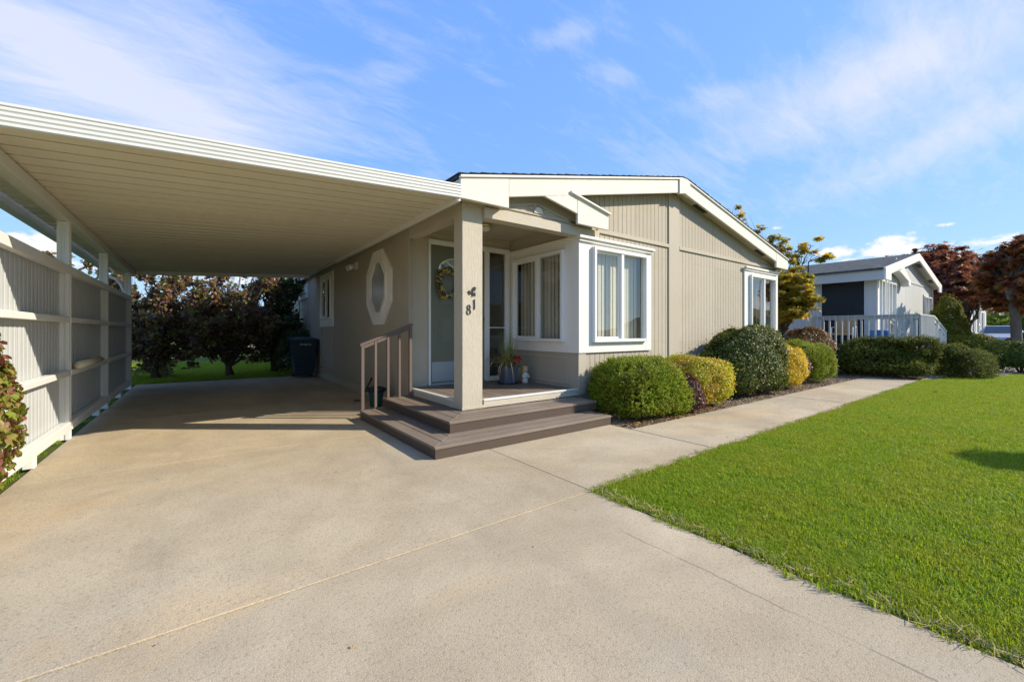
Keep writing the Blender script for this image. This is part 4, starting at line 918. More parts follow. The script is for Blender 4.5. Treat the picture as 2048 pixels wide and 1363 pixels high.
slider_window(nb, 'x', NY-.02, gx[1]+.02, gx[2]-.02, .76, 2.60, blinds=False, sash=False, mull=gx[1]+.10); slider_window(nb, 'x', NY-.02, gx[4]+.02, gx[5]-.02, .63, 2.60, tilt=.12); slider_window(nb, 'x', NY-.02, NX1-1.70, NX1-.44, 1.12, 2.43, tilt=.12)
for a, b, z0, z1 in ((gx[1]-.06, gx[1]+.02, .70, 2.66), (gx[2]-.02, gx[2]+.06, .70, 2.66), (gx[4]-.06, gx[4]+.02, .6, 2.66), (gx[5]-.02, gx[5]+.06, .6, 2.66), (NX1-1.76, NX1-1.70, 1.0, 2.5), (NX1-.44, NX1-.36, 1.0, 2.5)):
    box('window_trim', 'white_paint', nb, a, b, NY-.035, NY-.001, z0, z1)
box('corner_board', 'white_paint', nb, NX0-.02, NX0+.16, NY-.03, NY-.001, .0, 2.8); box('corner_board', 'white_paint', nb, NX1-.1, NX1+.02, NY-.03, NY-.001, .0, 2.8)
# roof, rake boards, eave
for p, q in ((ne0-.05, NRX), (NRX, ne1+.05)): MB().prism([(p, nr(p)+.005), (q, nr(q)+.005), (q, nr(q)+.06), (p, nr(p)+.06)], 1, NYR+.02, NY+14.2).build('roof', 'shingle_grey', nb)
for p, q in ((ne0+.62, NRX), (NRX, ne1-.6)): MB().prism([(p, nr(p)+.05), (q, nr(q)+.05), (q, nr(q)-.20), (p, nr(p)-.20)], 1, NYR-.03, NYR+.015).build('rake_board', 'white_paint', nb, .004)
MB().prism([(ne0, nr(ne0)-.28), (ne0+.619, nr(ne0)-.28), (ne0+.619, nr(ne0+.619)+.05), (ne0, nr(ne0)+.05)], 1, NYR-.035, NYR+.015).build('fascia_return', 'white_paint', nb, .004)
MB().prism([(ne1-.599, nr(ne1)-.24), (ne1, nr(ne1)-.24), (ne1, nr(ne1)+.05), (ne1-.599, nr(ne1-.599)+.05)], 1, NYR-.035, NYR+.015).build('fascia_return', 'white_paint', nb, .004)
ng = ne0+2.6
MB().prism([(ng-.9, nr(ng-.9)-.25), (ng-.35, nr(ng-.35)-.18), (ng+.55, nr(ng)-.62), (ng+.55, nr(ng)-.80), (ng+.25, nr(ng)-.80), (ng+.25, nr(ng)-.66)], 1, NYR-.02, NY-.04).build('porch_gable_board', 'white_paint', nb, .004)
box('eave_fascia', 'grey_trim', nb, ne0, ne0+.03, NYR+.016, NY+14, nr(ne0)-.28, nr(ne0)+.0, .004)
MB().prism([(ne0+.03, nr(ne0)-.25), (NX0, nr(ne0)-.25), (NX0, nr(ne0)-.22), (ne0+.03, nr(ne0)-.22)], 1, NYR+.02, NY+14).build('soffit', 'grey_trim', nb)
MB().prism([(NX0, 2.80), (NX0+.35, 2.80), (NX0+.02, nr(NX0)-.02), (NX0, nr(NX0)-.02)], 1, NY+.02, NY+14).build('eave_blocking', 'grey_trim', nb)
MB().prism([(p, nr(p)-.12) for p in (ne0+.3, NRX, ne1-.1)]+[(p, nr(p)-.10) for p in (ne1-.1, NRX, ne0+.3)], 1, NYR+.02, NY-.001).build('rake_soffit', 'grey_trim', nb)
for xv in (NRX+.6, NX1-1.3): MB().prism([(xv, nr(xv)-.135), (xv+.4, nr(xv+.4)-.135), (xv+.4, nr(xv+.4)-.122), (xv, nr(xv)-.122)], 1, NYR+.05, NY-.05).build('soffit_vent', 'dark_plastic', nb)
MB().lathe((NRX, NYR+.08, nzr+.06), [(.05, 0), (.04, .06), (.07, .10), (.10, .12), (.07, .17)], 10).build('roof_ornament', 'black_iron', nb)
MB().box(NRX-.9, NRX-.4, NY+4.4, NY+4.9, nzr-.05, nzr+.16).build('roof_vent', 'grey_trim', nb, .01)

# deck of the neighbouring house
DXA, DXB, DYA, DYB = 14.30, NX0-.02, 2.26, 4.42; DZN = .62
dk = thing('neighbor_deck', (14.8, 3.2, 0), 'raised grey wooden deck with baluster railing beside the neighboring house', 'deck')
def deckrail(p0, p1, name='rail', z=1.545):
    (xa, ya_), (xb, yb_) = p0, p1; h = .045
    MB().box(min(xa, xb)-h, max(xa, xb)+h, min(ya_, yb_)-h, max(ya_, yb_)+h, z-.03, z).build('cap_rail', 'deck_grey', dk, .004)
    MB().box(min(xa, xb)-.018, max(xa, xb)+.018, min(ya_, yb_)-.018, max(ya_, yb_)+.018, z-.115, z-.031).build('top_rail', 'deck_grey', dk, .003)
yv = DYA+.10
deckrail((DXA, DYA), (DXA, DYB))
while yv < DYB: box('baluster', 'deck_grey', dk, DXA-.058, DXA-.020, yv-.019, yv+.019, DZN-.06, 1.512, .003); yv += .142
XS = 16.15
xv = DXA+.05
deckrail((DXA+.064, DYA), (XS, DYA))
while xv < XS-.04: box('baluster', 'deck_grey', dk, xv-.019, xv+.019, DYA-.058, DYA-.020, DZN-.06, 1.512, .003); xv += .142
for (x, y) in ((DXA, DYA), (DXA, DYB), (XS, DYA), (XS, DYA+.9)): box('post', 'deck_grey', dk, x-.043+.065*(x < 15), x+.043+.065*(x < 15), y+.02, y+.106, 0, 1.514, .004)
y = DYA
while y < DYB-.05: box('deck_board', 'deck_grey_floor', dk, DXA-.015, XS, y, y+.133, DZN-.03, DZN, .003); y += .139
MB().box(DXA-.012, DXA+.03, DYA, DYB, DZN-.20, DZN-.031).box(DXA+.03, XS, DYA, DYA+.04, DZN-.20, DZN-.031).build('rim_joist', 'deck_grey', dk, .004)
MB().box(DXA+.05, DXA+.07, DYA+.05, DYB, .02, DZN-.2).build('skirting', 'grey_siding', dk)
for k in range(4):
    box('stair_tread', 'deck_grey_floor', dk, XS+.02+k*.40, XS+.43+k*.40, DYA+.06, DYA+.92, DZN-.16*(k+1)-.04, DZN-.16*(k+1))
for yy in (DYA, DYA+.92):
    P = lambda x: 1.545-(x-XS)*.22
    MB().prism([(XS+.05, P(XS+.05)-.04), (XS+1.9, P(XS+1.9)-.04), (XS+1.9, P(XS+1.9)), (XS+.05, P(XS+.05))], 1, yy-.05, yy+.05).build('stair_rail', 'white_paint', dk, .004)
    MB().prism([(XS+.05, P(XS+.05)-.14), (XS+1.9, P(XS+1.9)-.14), (XS+1.9, P(XS+1.9)-.041), (XS+.05, P(XS+.05)-.041)], 1, yy-.018, yy+.018).build('stair_rail', 'white_paint', dk)
    for k in (.65, 1.25, 1.85): box('stair_post', 'white_paint', dk, XS+k-.04, XS+k+.04, yy-.04, yy+.04, .0, P(XS+k)-.041)
bb = MB().lathe((14.85, 3.12, DZN), [(.20, 0), (.235, .25), (.245, .50), (.25, .52), (.22, .53), (.20, .40)], 20).build('storage_tub', 'blue_plastic', smooth=True); tag(bb, 'blue plastic tub standing on the neighboring deck', 'tub')
bc = thing('patio_chair', (14.95, 3.9, DZN), 'white framed patio chair with tan seat on the neighboring deck', 'chair')
for s_ in (-1, 1): MB().tube([(14.70, 3.90+s_*.25, DZN), (14.72, 3.90+s_*.25, DZN+.60), (15.05, 3.90+s_*.25, DZN+.62), (15.12, 3.90+s_*.25, DZN+.30), (15.12, 3.9+s_*.25, DZN)], .016, 8).build('side_frame', 'vinyl', bc, smooth=True)
MB().box(14.70, 15.15, 3.66, 4.14, DZN+.38, DZN+.44).build('seat', 'cushion', bc, .015); MB().box(15.14, 15.20, 3.66, 4.14, DZN+.40, DZN+.92).build('backrest', 'cushion', bc, .015)
tb = thing('patio_table', (15.0, 2.66, DZN), 'small pale patio table on the neighboring deck', 'table')
MB().box(14.72, 15.22, 2.45, 2.85, DZN+.42, DZN+.45).build('table_top', 'far_white', tb, .005)
for a in (14.76, 15.18):
    for b in (2.49, 2.81): MB().box(a-.015, a+.015, b-.015, b+.015, DZN, DZN+.42).build('leg', 'far_white', tb)

# third house seen below the red maples
fh = thing('far_house', (40, 5.4, 0), 'white house half hidden under the red maples', 'house')
fx, fy = 37.5, 3.6
MB().box(fx, fx+8, fy, fy+12, 0, 2.9).build('wall', 'far_white', fh)
MB().prism([(fx-.4, 2.85), (fx+4, 3.9), (fx+8.4, 2.85), (fx+8.4, 2.97), (fx+4, 4.02), (fx-.4, 2.97)], 1, fy-.4, fy+12.3).build('roof', 'shingle_grey', fh)
MB().prism([(fx, 2.9), (fx+4, 3.88), (fx+8, 2.9)], 1, fy, fy+.1).build('gable', 'far_white', fh)
for a in (1.0, 3.2, 5.4): w = MB().box(fx+a, fx+a+1.1, fy-.05, fy-.001, 1.1, 2.4).build('window', 'far_grey', fh); 
for a in (1.2, 4.5): MB().box(fx-.05, fx-.001, fy+a, fy+a+1.3, 1.1, 2.4).build('window', 'far_grey', fh)

# silver car parked beyond the maples, nose towards the drive
car = thing('parked_car', (36.4, 2.35, 0), 'silver grey car parked under the red maple, far right', 'car')
plain('car_paint', (.42, .43, .45), .25, .6, .3, var=.02); plain('car_glass', (.03, .035, .04), .08, .7); plain('car_light', (.75, .76, .78), .15, .6)
cx0, cyc = 34.6, 2.35
m = MB(); secs = []                                            # cross sections from nose to tail: x, half width, sill, shoulder, roof, roof half width
for (dx_, hw, sill, sh, rf, rw) in ((0, .62, .32, .62, .66, .50), (.12, .80, .24, .74, .80, .62), (1.05, .88, .22, .90, .97, .70), (1.25, .88, .22, .92, 1.02, .68), (1.95, .89, .22, .95, 1.42, .60), (2.9, .89, .22, .97, 1.45, .60), (3.7, .87, .24, .97, 1.12, .62), (4.25, .82, .26, .92, 1.0, .62), (4.42, .70, .34, .80, .85, .52)):
    secs.append([(cx0+dx_, cyc+a, z) for a, z in ((-hw*.94, sill), (-hw, (sill+sh)/2), (-hw*.97, sh), (-rw, rf), (rw, rf), (hw*.97, sh), (hw, (sill+sh)/2), (hw*.94, sill))])
for q in secs: m.v += q
for k in range(len(secs)-1):
    for j in range(8): m.f.append((k*8+j, (k+1)*8+j, (k+1)*8+(j+1) % 8, k*8+(j+1) % 8))
m.f.append(tuple(range(8))); m.f.append(tuple(range(64, 72))[::-1])
m.build('body', 'car_paint', car, .04)
MB().quad((cx0+1.24, cyc-.60, 1.045), (cx0+1.24, cyc+.60, 1.045), (cx0+1.90, cyc+.54, 1.41), (cx0+1.90, cyc-.54, 1.41)).build('windshield', 'car_glass', car)
for s_ in (-1, 1):
    MB().box(cx0-.01, cx0+.10, cyc+s_*.62-.14, cyc+s_*.62+.14, .60, .72).build('headlight', 'car_light', car, .03)
    for dx_ in (.85, 3.55): MB().tube([(cx0+dx_, cyc+s_*.70, .32), (cx0+dx_, cyc+s_*.90, .32)], .32, 18).build('wheel', 'rubber', car)
    MB().box(cx0+1.35, cx0+1.47, cyc+s_*1.0-.08, cyc+s_*1.0+.08, .96, 1.07).build('side_mirror', 'car_paint', car, .02)
MB().box(cx0-.03, cx0+.03, cyc-.5, cyc+.5, .36, .50).build('grille', 'dark_plastic', car)

# ------------------------------------------------------------------ plants
def lumpy(d, seed, amp):
    r = np.random.default_rng(seed); o = np.zeros(len(d))
    for f in (2.2, 4.0, 7.5):
        for _ in range(3):
            k = r.normal(size=3); k /= np.linalg.norm(k); o += np.sin(d@k*f+r.uniform(0, 6.3))/f
    return 1+amp*o
def bush(name, label, c, rad, h, n, size, mat, tmpl=LEAF, p=2.5, amp=.10, seed=1, group=None, shell=.22, out=.9, cat='shrub', zc_=.46, up=.25, sprout=0, pits=.11):
    r = np.random.default_rng(seed)
    root = thing(name, (c[0], c[1], 0), label, cat, group)
    d = unit(n, r); d[:, 2] = np.where(d[:, 2] < -.75, -d[:, 2], d[:, 2])
    rr = (np.abs(d)**p).sum(1)**(-1/p)*lumpy(d, seed, amp)
    dep = 1-shell*r.power(1.6, n)[::-1]*r.uniform(0, 1, n)
    pit = lumpy(d*2.6, seed+500, 1.0)-1; dep = dep*(1-pits/(1+np.exp((pit+.30)*11)))*(1+.03/(1+np.exp(-(pit-.40)*11)))
    dep = np.where(r.uniform(0, 1, n) < .03, dep*r.uniform(1.03, 1.12, n), dep)
    q = d*(rr*dep)[:, None]; zz = np.where(q[:, 2] > 0, q[:, 2]*h*(1-zc_), q[:, 2]*h*zc_*.98)+h*zc_
    P = np.stack([c[0]+q[:, 0]*rad[0], c[1]+q[:, 1]*rad[1], np.maximum(zz, .015)], 1)
    N = np.stack([d[:, 0]/rad[0], d[:, 1]/rad[1], d[:, 2]/h*2], 1); N /= np.linalg.norm(N, axis=1, keepdims=True)
    if tmpl is LEAF or tmpl is LEAFW:           # leaves lie roughly along the surface
        N = N*out+unit(n, r)*.75+np.array([0, 0, up])
    else: N = N*out+unit(n, r)*.42+np.array([0, 0, up])
    S = size*r.uniform(.65, 1.3, n)
    V, Fc = scatter(tmpl, P, frames(N, r.uniform(0, 6.3, n)), S); np_mesh('foliage', V, Fc, mat, root)
    m = MB()
    for k in range(6):
        a = k*1.05+seed; m.tube([(c[0]+.04*math.cos(a), c[1]+.04*math.sin(a), -.02), (c[0]+rad[0]*.3*math.cos(a), c[1]+rad[1]*.3*math.sin(a), h*.35), (c[0]+rad[0]*.62*math.cos(a+.3), c[1]+rad[1]*.62*math.sin(a+.3), h*.68)], [.022, .014, .006], 6)
    m.build('stems', 'bark', root)
    if sprout:
        m = MB()
    return root
G1 = 'clipped shrubs along the house front'
bush('yew_shrub', 'broad clipped green shrub beside the brown steps', (4.73, 3.50), (.55, .45), .735, 10500, .075, 'leaf_yew', SPRIG, 4.2, .13, 3, G1, up=.5)
bush('golden_shrub', 'rounded yellow green shrub second from the steps', (5.97, 3.42), (.49, .45), .70, 24000, .030, 'leaf_gold', LEAF, 2.8, .15, 5, G1)
bush('barberry_shrub', 'small burgundy shrub squeezed between the green and yellow shrubs', (5.40, 3.14), (.17, .16), .50, 5200, .030, 'leaf_burgundy', LEAF, 2.2, .22, 7, G1)
bush('glossy_shrub', 'largest dark glossy leaved shrub below the right window', (7.66, 3.45), (.92, .54), 1.20, 60000, .033, 'leaf_glossy', LEAFW, 2.5, .11, 9, G1)
bush('golden_shrub', 'bright yellow shrub right of the largest glossy shrub', (9.12, 3.36), (.48, .40), .84, 18000, .034, 'leaf_gold_bright', LEAF, 2.8, .16, 11, G1)
bush('barberry_shrub', 'thin burgundy shrub between the bright yellow and far green shrubs', (9.92, 3.38), (.20, .24), .66, 3600, .036, 'leaf_burgundy', LEAF, 2.2, .2, 13, G1)
bush('yew_shrub', 'bright green feathery shrub at the far end of the house front', (10.78, 3.52), (.66, .46), .84, 9000, .070, 'leaf_yew', SPRIG, 2.8, .12, 15, G1, up=.5)
bush('bronze_shrub', 'bronze leaved shrub under the golden maple', (12.75, 4.15), (.72, .6), 1.22, 14000, .055, 'leaf_bronze', LEAF, 2.3, .12, 17)
bush('juniper', 'wide dark spreading juniper in front of the neighboring deck', (13.72, 2.66), (.60, .95), .82, 9500, .12, 'leaf_juniper', SPRIG_FINE, 2.2, .34, 19, up=.3, pits=.24)
bush('juniper', 'dark spreading juniper at the deck corner, right of the wide one', (15.2, 1.72), (.74, .46), .76, 7500, .12, 'leaf_juniper', SPRIG_FINE, 2.2, .34, 20, up=.3, pits=.24)
bush('rounded_hedge', 'clipped rounded hedge below the neighboring stair rail', (19.6, 2.15), (1.35, .55), .98, 20000, .055, 'leaf_topiary', LEAF, 3.4, .05, 21)
bush('rounded_hedge', 'clipped rounded hedge right behind the one below the stair rail', (22.4, 2.05), (.95, .6), 1.0, 13000, .060, 'leaf_topiary', LEAF, 3.2, .05, 22)
bush('dome_topiary', 'tall dome shaped clipped evergreen at the neighboring gable', (21.3, 2.62), (.95, .58), 2.25, 34000, .060, 'leaf_topiary', LEAF, 2.2, .04, 23, cat='topiary', zc_=.3)
bush('green_shrub', 'dark green shrub at the right edge, beyond the lawn', (17.9, .78), (.62, .62), .82, 11000, .055, 'leaf_hedge', LEAF, 2.8, .14, 25)
bush('weeping_shrub', 'low weeping burgundy shrub under the red maple', (23.9, .95), (.85, .55), 1.05, 9000, .075, 'leaf_burgundy', LEAF, 2.2, .18, 27)
bush('leafy_hedge', 'green and pink leaved hedge plant at the left edge beside the screen', (-1.44, 3.94), (.48, .56), 1.36, 14000, .046, 'leaf_barberry', LEAFW, 2.8, .10, 29, cat='hedge', zc_=.5)
bush('box_hedge', 'dark clipped hedge behind the wheeled bin', (2.05, 12.35), (.55, .5), 1.12, 11000, .050, 'leaf_dark', LEAF, 3.6, .05, 31, cat='hedge')

def curve3(a, b, sag, n=6, wob=.06, r=random):
    a, b = Vector(a), Vector(b); L = (b-a).length; out = []
    for k in range(n+1):
        t = k/n; p = a.lerp(b, t); p.z += sag*L*math.sin(PI*t)
        if 0 < k < n: p += Vector((r.gauss(0, wob), r.gauss(0, wob), r.gauss(0, wob)))*L*.35
        out.append(p)
    return out
def tree(name, label, base, trunk, clusters, leaf, size, mat, bark='bark', tr=.10, cat='tree', group=None, seed=1, flat=.5, stems=1, down=.0):
    """trunk: list of points; clusters: (centre, (rx,ry,rz), leaves)"""
    r = np.random.default_rng(seed); rr = random.Random(seed)
    root = thing(name, base, label, cat, group)
    m = MB(); base_v = Vector(base)
    tp = [Vector(p) for p in trunk]
    m.tube(tp, [tr*(1.35 if k == 0 else 1-.45*k/(len(tp)-1)) for k in range(len(tp))], 10)
    tk = m.build('trunk', bark, root, smooth=True); lm = MB()
    Ps = []; Ns = []
    for (c, rd, n) in clusters:
        c = Vector(c); st = tp[-1] if rr.random() < .7 else tp[max(1, len(tp)-2)]
        pts = curve3(st, c, .10, 5, .10, rr); r0 = tr*.42
        lm.tube(pts, [r0*(1-.78*k/5) for k in range(6)], 6)
        for _ in range(7):
            a = pts[rr.randint(2, 5)]; e = c+Vector((rr.uniform(-1, 1)*rd[0], rr.uniform(-1, 1)*rd[1], rr.uniform(-.7, 1)*rd[2])); lm.tube(curve3(a, e, .05, 3, .08, rr), [r0*.22, r0*.16, r0*.10, r0*.05], 4)
        ns = max(4, n//26); sc_ = unit(ns, r)*r.power(2.0, (ns, 1))                   # sub-clumps give gaps and light and dark tufts
        idx = r.integers(0, ns, n); q = sc_[idx]+r.normal(0, .15, (n, 3)); Ps.append(np.array(c)+q*np.array(rd))
        nn = unit(n, r)*.8+np.array([0, 0, flat*2])+(q*.35); Ns.append(nn)
    lm.build('branches', bark, root)
    P = np.concatenate(Ps); N = np.concatenate(Ns); n = len(P)
    P[:, 2] = np.maximum(P[:, 2], .05)
    V, Fc = scatter(leaf, P, frames(N, r.uniform(0, 6.3, n)), size*r.uniform(.6, 1.25, n)); np_mesh('crown', V, Fc, mat, root)
    return root
def blob(c, R3, k, n, rd, seed, zmin=-1.0, fill=.75):
    """k foliage layers spread through an ellipsoid"""
    r = np.random.default_rng(seed); out = []
    for i in range(k):
        d = unit(1, r)[0]; 
        while d[2] < zmin: d = unit(1, r)[0]
        s_ = fill*r.uniform(.25, 1)**.4; s2 = r.uniform(.75, 1.25)
        out.append(((c[0]+d[0]*R3[0]*s_, c[1]+d[1]*R3[1]*s_, c[2]+d[2]*R3[2]*s_), (rd[0]*s2, rd[1]*s2, rd[2]*s2), int(n*s2)))
    return out
# golden maple between the houses
gm = blob((12.72, 4.55, 2.0), (.72, .72, 1.05), 36, 190, (.36, .36, .12), 41, -.9)
gm += [(p, (.30, .30, .22), 110) for p in [(11.85, 5.63, 4.35), (12.05, 5.5, 4.1), (12.3, 5.28, 3.85), (12.75, 4.95, 3.6), (13.05, 4.75, 3.42), (13.4, 4.45, 3.35), (13.8, 4.15, 3.15), (13.6, 4.3, 3.5), (12.5, 5.3, 3.5), (13.1, 4.6, 3.1)]]
tree('golden_maple', 'golden leaved maple between the two houses', (12.95, 4.9, 0), [(12.95, 4.9, -.05), (12.9, 4.88, .5), (12.95, 4.8, 1.0), (12.9, 4.75, 1.5)], gm, MAPLE, .115, 'leaf_maple_gold', 'bark', .09, seed=42)
# red maples
rm1 = blob((20.9, .75, 2.75), (2.2, 1.15, 1.9), 58, 190, (.50, .46, .30), 43, -.8)
tree('red_maple', 'rust red maple with thick grey trunk at the right edge', (20.9, .98, 0), [(20.9, .98, -.05), (20.85, 1.0, .7), (20.7, 1.02, 1.5), (20.5, 1.08, 2.0), (20.3, 1.12, 2.3)], rm1, MAPLE, .16, 'leaf_maple_rust', 'bark_grey', .15, seed=44)
rm2 = blob((30.5, 4.3, 3.6), (3.4, 2.6, 2.4), 64, 230, (.95, .95, .42), 45, -.6)
tree('red_maple', 'dark red maple behind the neighboring roof', (30.6, 4.3, 0), [(30.6, 4.3, -.05), (30.6, 4.3, 1.2), (30.5, 4.3, 2.4)], rm2, MAPLE, .23, 'leaf_maple_red', 'bark', .2, seed=46)
rm3 = blob((26.3, 2.6, 2.9), (2.4, 1.7, 1.9), 50, 210, (.7, .6, .3), 47, -.5)
tree('red_maple', 'dark red maple between the dome topiary and the thick grey trunk', (26.4, 2.6, 0), [(26.4, 2.6, -.05), (26.35, 2.6, 1.0), (26.3, 2.6, 2.0)], rm3, MAPLE, .19, 'leaf_maple_red', 'bark', .12, seed=48)
# purple-leaf plums behind the carport
def plum(c, w, hgt, seed, label, mat='leaf_plum', k=40, low=.30):
    cl = blob((c[0], c[1], low+(hgt-low)*.36), (w, .8, (hgt-low)*.46), k, 150, (.36, .34, .26), seed, -.9, .85)
    rr = random.Random(seed)
    for i in range(20): a = rr.uniform(-1, 1); cl.append(((c[0]+a*w*1.05, c[1]+rr.uniform(-.5, .5), hgt*rr.uniform(.70, .98)), (.20, .18, .30), 120))
    return tree('purple_plum', label, (c[0], c[1], 0), [(c[0], c[1], -.05), (c[0]-.04, c[1], .22), (c[0]-.10, c[1]+.05, .50)], cl, LEAFW, .092, mat, 'bark', .085, group='purple leaved plums behind the carport', seed=seed, flat=.15)
plum((.58, 12.55), 1.15, 2.75, 51, 'purple leaved plum with fanned trunks in the middle behind the carport', k=64, low=.42)
plum((-.85, 12.9), 1.0, 2.65, 53, 'purple leaved plum left of the fanned trunks behind the carport', k=54, low=.15)
plum((1.62, 13.1), .62, 2.65, 55, 'dark leaved plum beside the house wall behind the bin', 'leaf_dark', 40, .15)
plum((-2.6, 13.2), 1.1, 2.6, 57, 'purple leaved plum at the far left behind the screen', k=34, low=.4)
# small round-headed tree outside the frame whose shadow reaches the lawn
tree('ball_tree', 'small round headed tree out on the front lawn', (8.28, -1.98, 0), [(8.28, -1.98, -.05), (8.28, -1.98, .9), (8.28, -1.98, 1.9)], blob((8.28, -1.98, 2.2), (.26, .26, .20), 18, 240, (.16, .16, .14), 61), LEAF, .08, 'leaf_hedge', 'bark', .04, seed=62)

# far-off belt of trees on the horizon
r9 = np.random.default_rng(99); Pn = []; 
for i in range(330):
    a = R(-60)+R(170)*i/330+r9.normal(0, .01); d = r9.uniform(95, 150); h = r9.uniform(2.5, 6.5); w = r9.uniform(2, 4.5); k = 70
    q = unit(k, r9)*r9.power(2.5, (k, 1)); Pn.append(np.array([math.sin(a)*d, math.cos(a)*d, h*.5])+q*np.array([w, w, h*.52]))
Pn = np.concatenate(Pn); n = len(Pn); V, Fc = scatter(LEAFW, Pn, frames(unit(n, r9), r9.uniform(0, 6.3, n)), r9.uniform(.7, 1.6, n)); o = np_mesh('distant_trees', V, Fc, 'leaf_hedge')
tag(o, 'far off belt of green trees along the horizon', 'trees', kind='stuff')
# fine lawn sprinkler spray beside the dome topiary
TET = (np.array([(1, 0, -.5), (-.5, .87, -.5), (-.5, -.87, -.5), (0, 0, 1)], float), [(0, 1, 2), (0, 3, 1), (1, 3, 2), (2, 3, 0)])
Pn = []
for (o_, d_, n_, sp_) in (((22.6, 1.95, .95), (1.6, .1, 2.8), 3000, .13), ((22.9, 1.55, .25), (4.2, -.9, 1.6), 2500, .10), ((22.9, 1.55, .25), (1.2, 1.0, 2.0), 900, .2)):
    t_ = r9.uniform(.02, .42, n_)[:, None]; vel = np.array(d_)*(1+r9.normal(0, sp_, (n_, 3))); Pn.append(np.array(o_)+vel*t_*1.6+np.array([0, 0, -4.9])*(t_*1.1)**2)
Pn = np.concatenate(Pn); Pn[:, 2] = np.maximum(Pn[:, 2], .02); n = len(Pn)
V, Fc = scatter(TET, Pn, frames(unit(n, r9), r9.uniform(0, 6.3, n)), r9.uniform(.002, .0055, n)); tag(np_mesh('sprinkler_spray', V, Fc, 'water_drops'), 'fine white sprinkler spray beside the dome topiary', 'water spray', kind='stuff')

# ------------------------------------------------------------------ lawn grass and litter (uncountable)
def in_poly(P, poly):
    x, y = P[:, 0], P[:, 1]; ins = np.zeros(len(P), bool); j = len(poly)-1
    for i in range(len(poly)):
        xi, yi = poly[i]; xj, yj = poly[j]
        c = ((yi > y) != (yj > y)) & (x < (xj-xi)*(y-yi)/(yj-yi+1e-12)+xi); ins ^= c; j = i
    return ins
PATCH = bpy.data.collections.new('grass_patches')
def grass_patch(seed, size=.30, n=1350, hmin=.012, hmax=.035, wid=.0014):
    r = np.random.default_rng(seed); P = np.stack([r.uniform(-size/2, size/2, n), r.uniform(-size/2, size/2, n), np.full(n, -.006)], 1)
    a = r.uniform(0, 2*PI, n); h = r.uniform(hmin, hmax, n); le = r.uniform(.15, 1.0, n); w = wid*r.uniform(.7, 1.4, n)
    D = np.stack([np.cos(a), np.sin(a), 0*a], 1); Sd = np.stack([-np.sin(a), np.cos(a), 0*a], 1); Z = np.array([0, 0, 1.0])
    p1 = P+D*(h*le*.30)[:, None]+Z*(h*.62)[:, None]; p2 = P+D*(h*le*.95)[:, None]+Z*(h*(1-.25*le))[:, None]
    V = np.stack([P-Sd*w[:, None], P+Sd*w[:, None], p1+Sd*w[:, None]*.85, p1-Sd*w[:, None]*.85, p2], 1).reshape(-1, 3)
    k = (np.arange(n)*5)[:, None]; F3 = np.concatenate([k+[0, 1, 2], k+[0, 2, 3], k+[3, 2, 4]], 0)
    o = np_mesh('grass_patch', V, F3, 'grass_blade'); COL.objects.unlink(o); PATCH.objects.link(o); return o
for s_ in range(6): grass_patch(100+s_)
def gn_scatter(name, pts, coll, smin, smax, label, cat):
    me = bpy.data.meshes.new(name); me.from_pydata([tuple(p) for p in pts], [], []); o = link(name, me)
    ng = bpy.data.node_groups.new(name, 'GeometryNodeTree'); ng.interface.new_socket('Geometry', in_out='INPUT', socket_type='NodeSocketGeometry'); ng.interface.new_socket('Geometry', in_out='OUTPUT', socket_type='NodeSocketGeometry')
    N, L = ng.nodes, ng.links; gi = N.new('NodeGroupInput'); go = N.new('NodeGroupOutput'); ip = N.new('GeometryNodeInstanceOnPoints'); ci = N.new('GeometryNodeCollectionInfo')
    ci.inputs['Collection'].default_value = coll; ci.inputs['Separate Children'].default_value = True; ci.inputs['Reset Children'].default_value = True
    ip.inputs['Pick Instance'].default_value = True
    ri = N.new('FunctionNodeRandomValue'); ri.data_type = 'INT'; ri.inputs[4].default_value = 0; ri.inputs[5].default_value = 5
    rv = N.new('FunctionNodeRandomValue'); rv.data_type = 'FLOAT_VECTOR'; rv.inputs[0].default_value = (-.04, -.04, 0); rv.inputs[1].default_value = (.04, .04, 2*PI)
    rs = N.new('FunctionNodeRandomValue'); rs.data_type = 'FLOAT'; rs.inputs[2].default_value = smin; rs.inputs[3].default_value = smax
    for r_, sd in ((ri, 1), (rv, 2), (rs, 3)): r_.inputs['Seed'].default_value = sd
    L.new(gi.outputs[0], ip.inputs['Points']); L.new(ci.outputs[0], ip.inputs['Instance']); L.new(ri.outputs[2], ip.inputs['Instance Index'])
    L.new(rv.outputs[0], ip.inputs['Rotation']); L.new(rs.outputs[1], ip.inputs['Scale']); L.new(ip.outputs[0], go.inputs[0])
    md = o.modifiers.new('scatter', 'NODES'); md.node_group = ng
    tag(o, label, cat, kind='stuff'); return o
def grid_pts(x0, x1, y0, y1, st, poly=None, jit=.4):
    X, Y = np.meshgrid(np.arange(x0, x1, st), np.arange(y0, y1, st)); P = np.stack([X.ravel(), Y.ravel(), np.zeros(X.size)], 1)
    P[:, :2] += rng.uniform(-jit*st, jit*st, (len(P), 2))
    return P[in_poly(P, poly)] if poly is not None else P
lawn_in = [(2.31, -8), (20, -8), (19.0, -.85), (17.3, .55), (15.5, 1.34), (14.0, 1.78), (13.2, 1.84), (2.31, 1.84)]
pts = np.concatenate([grid_pts(2.2, 7.5, -1.2, 1.95, .17, lawn_in), grid_pts(7.5, 19.5, -1.6, 1.95, .21, lawn_in), grid_pts(2.2, 13, -5, -1.2, .26, lawn_in)])
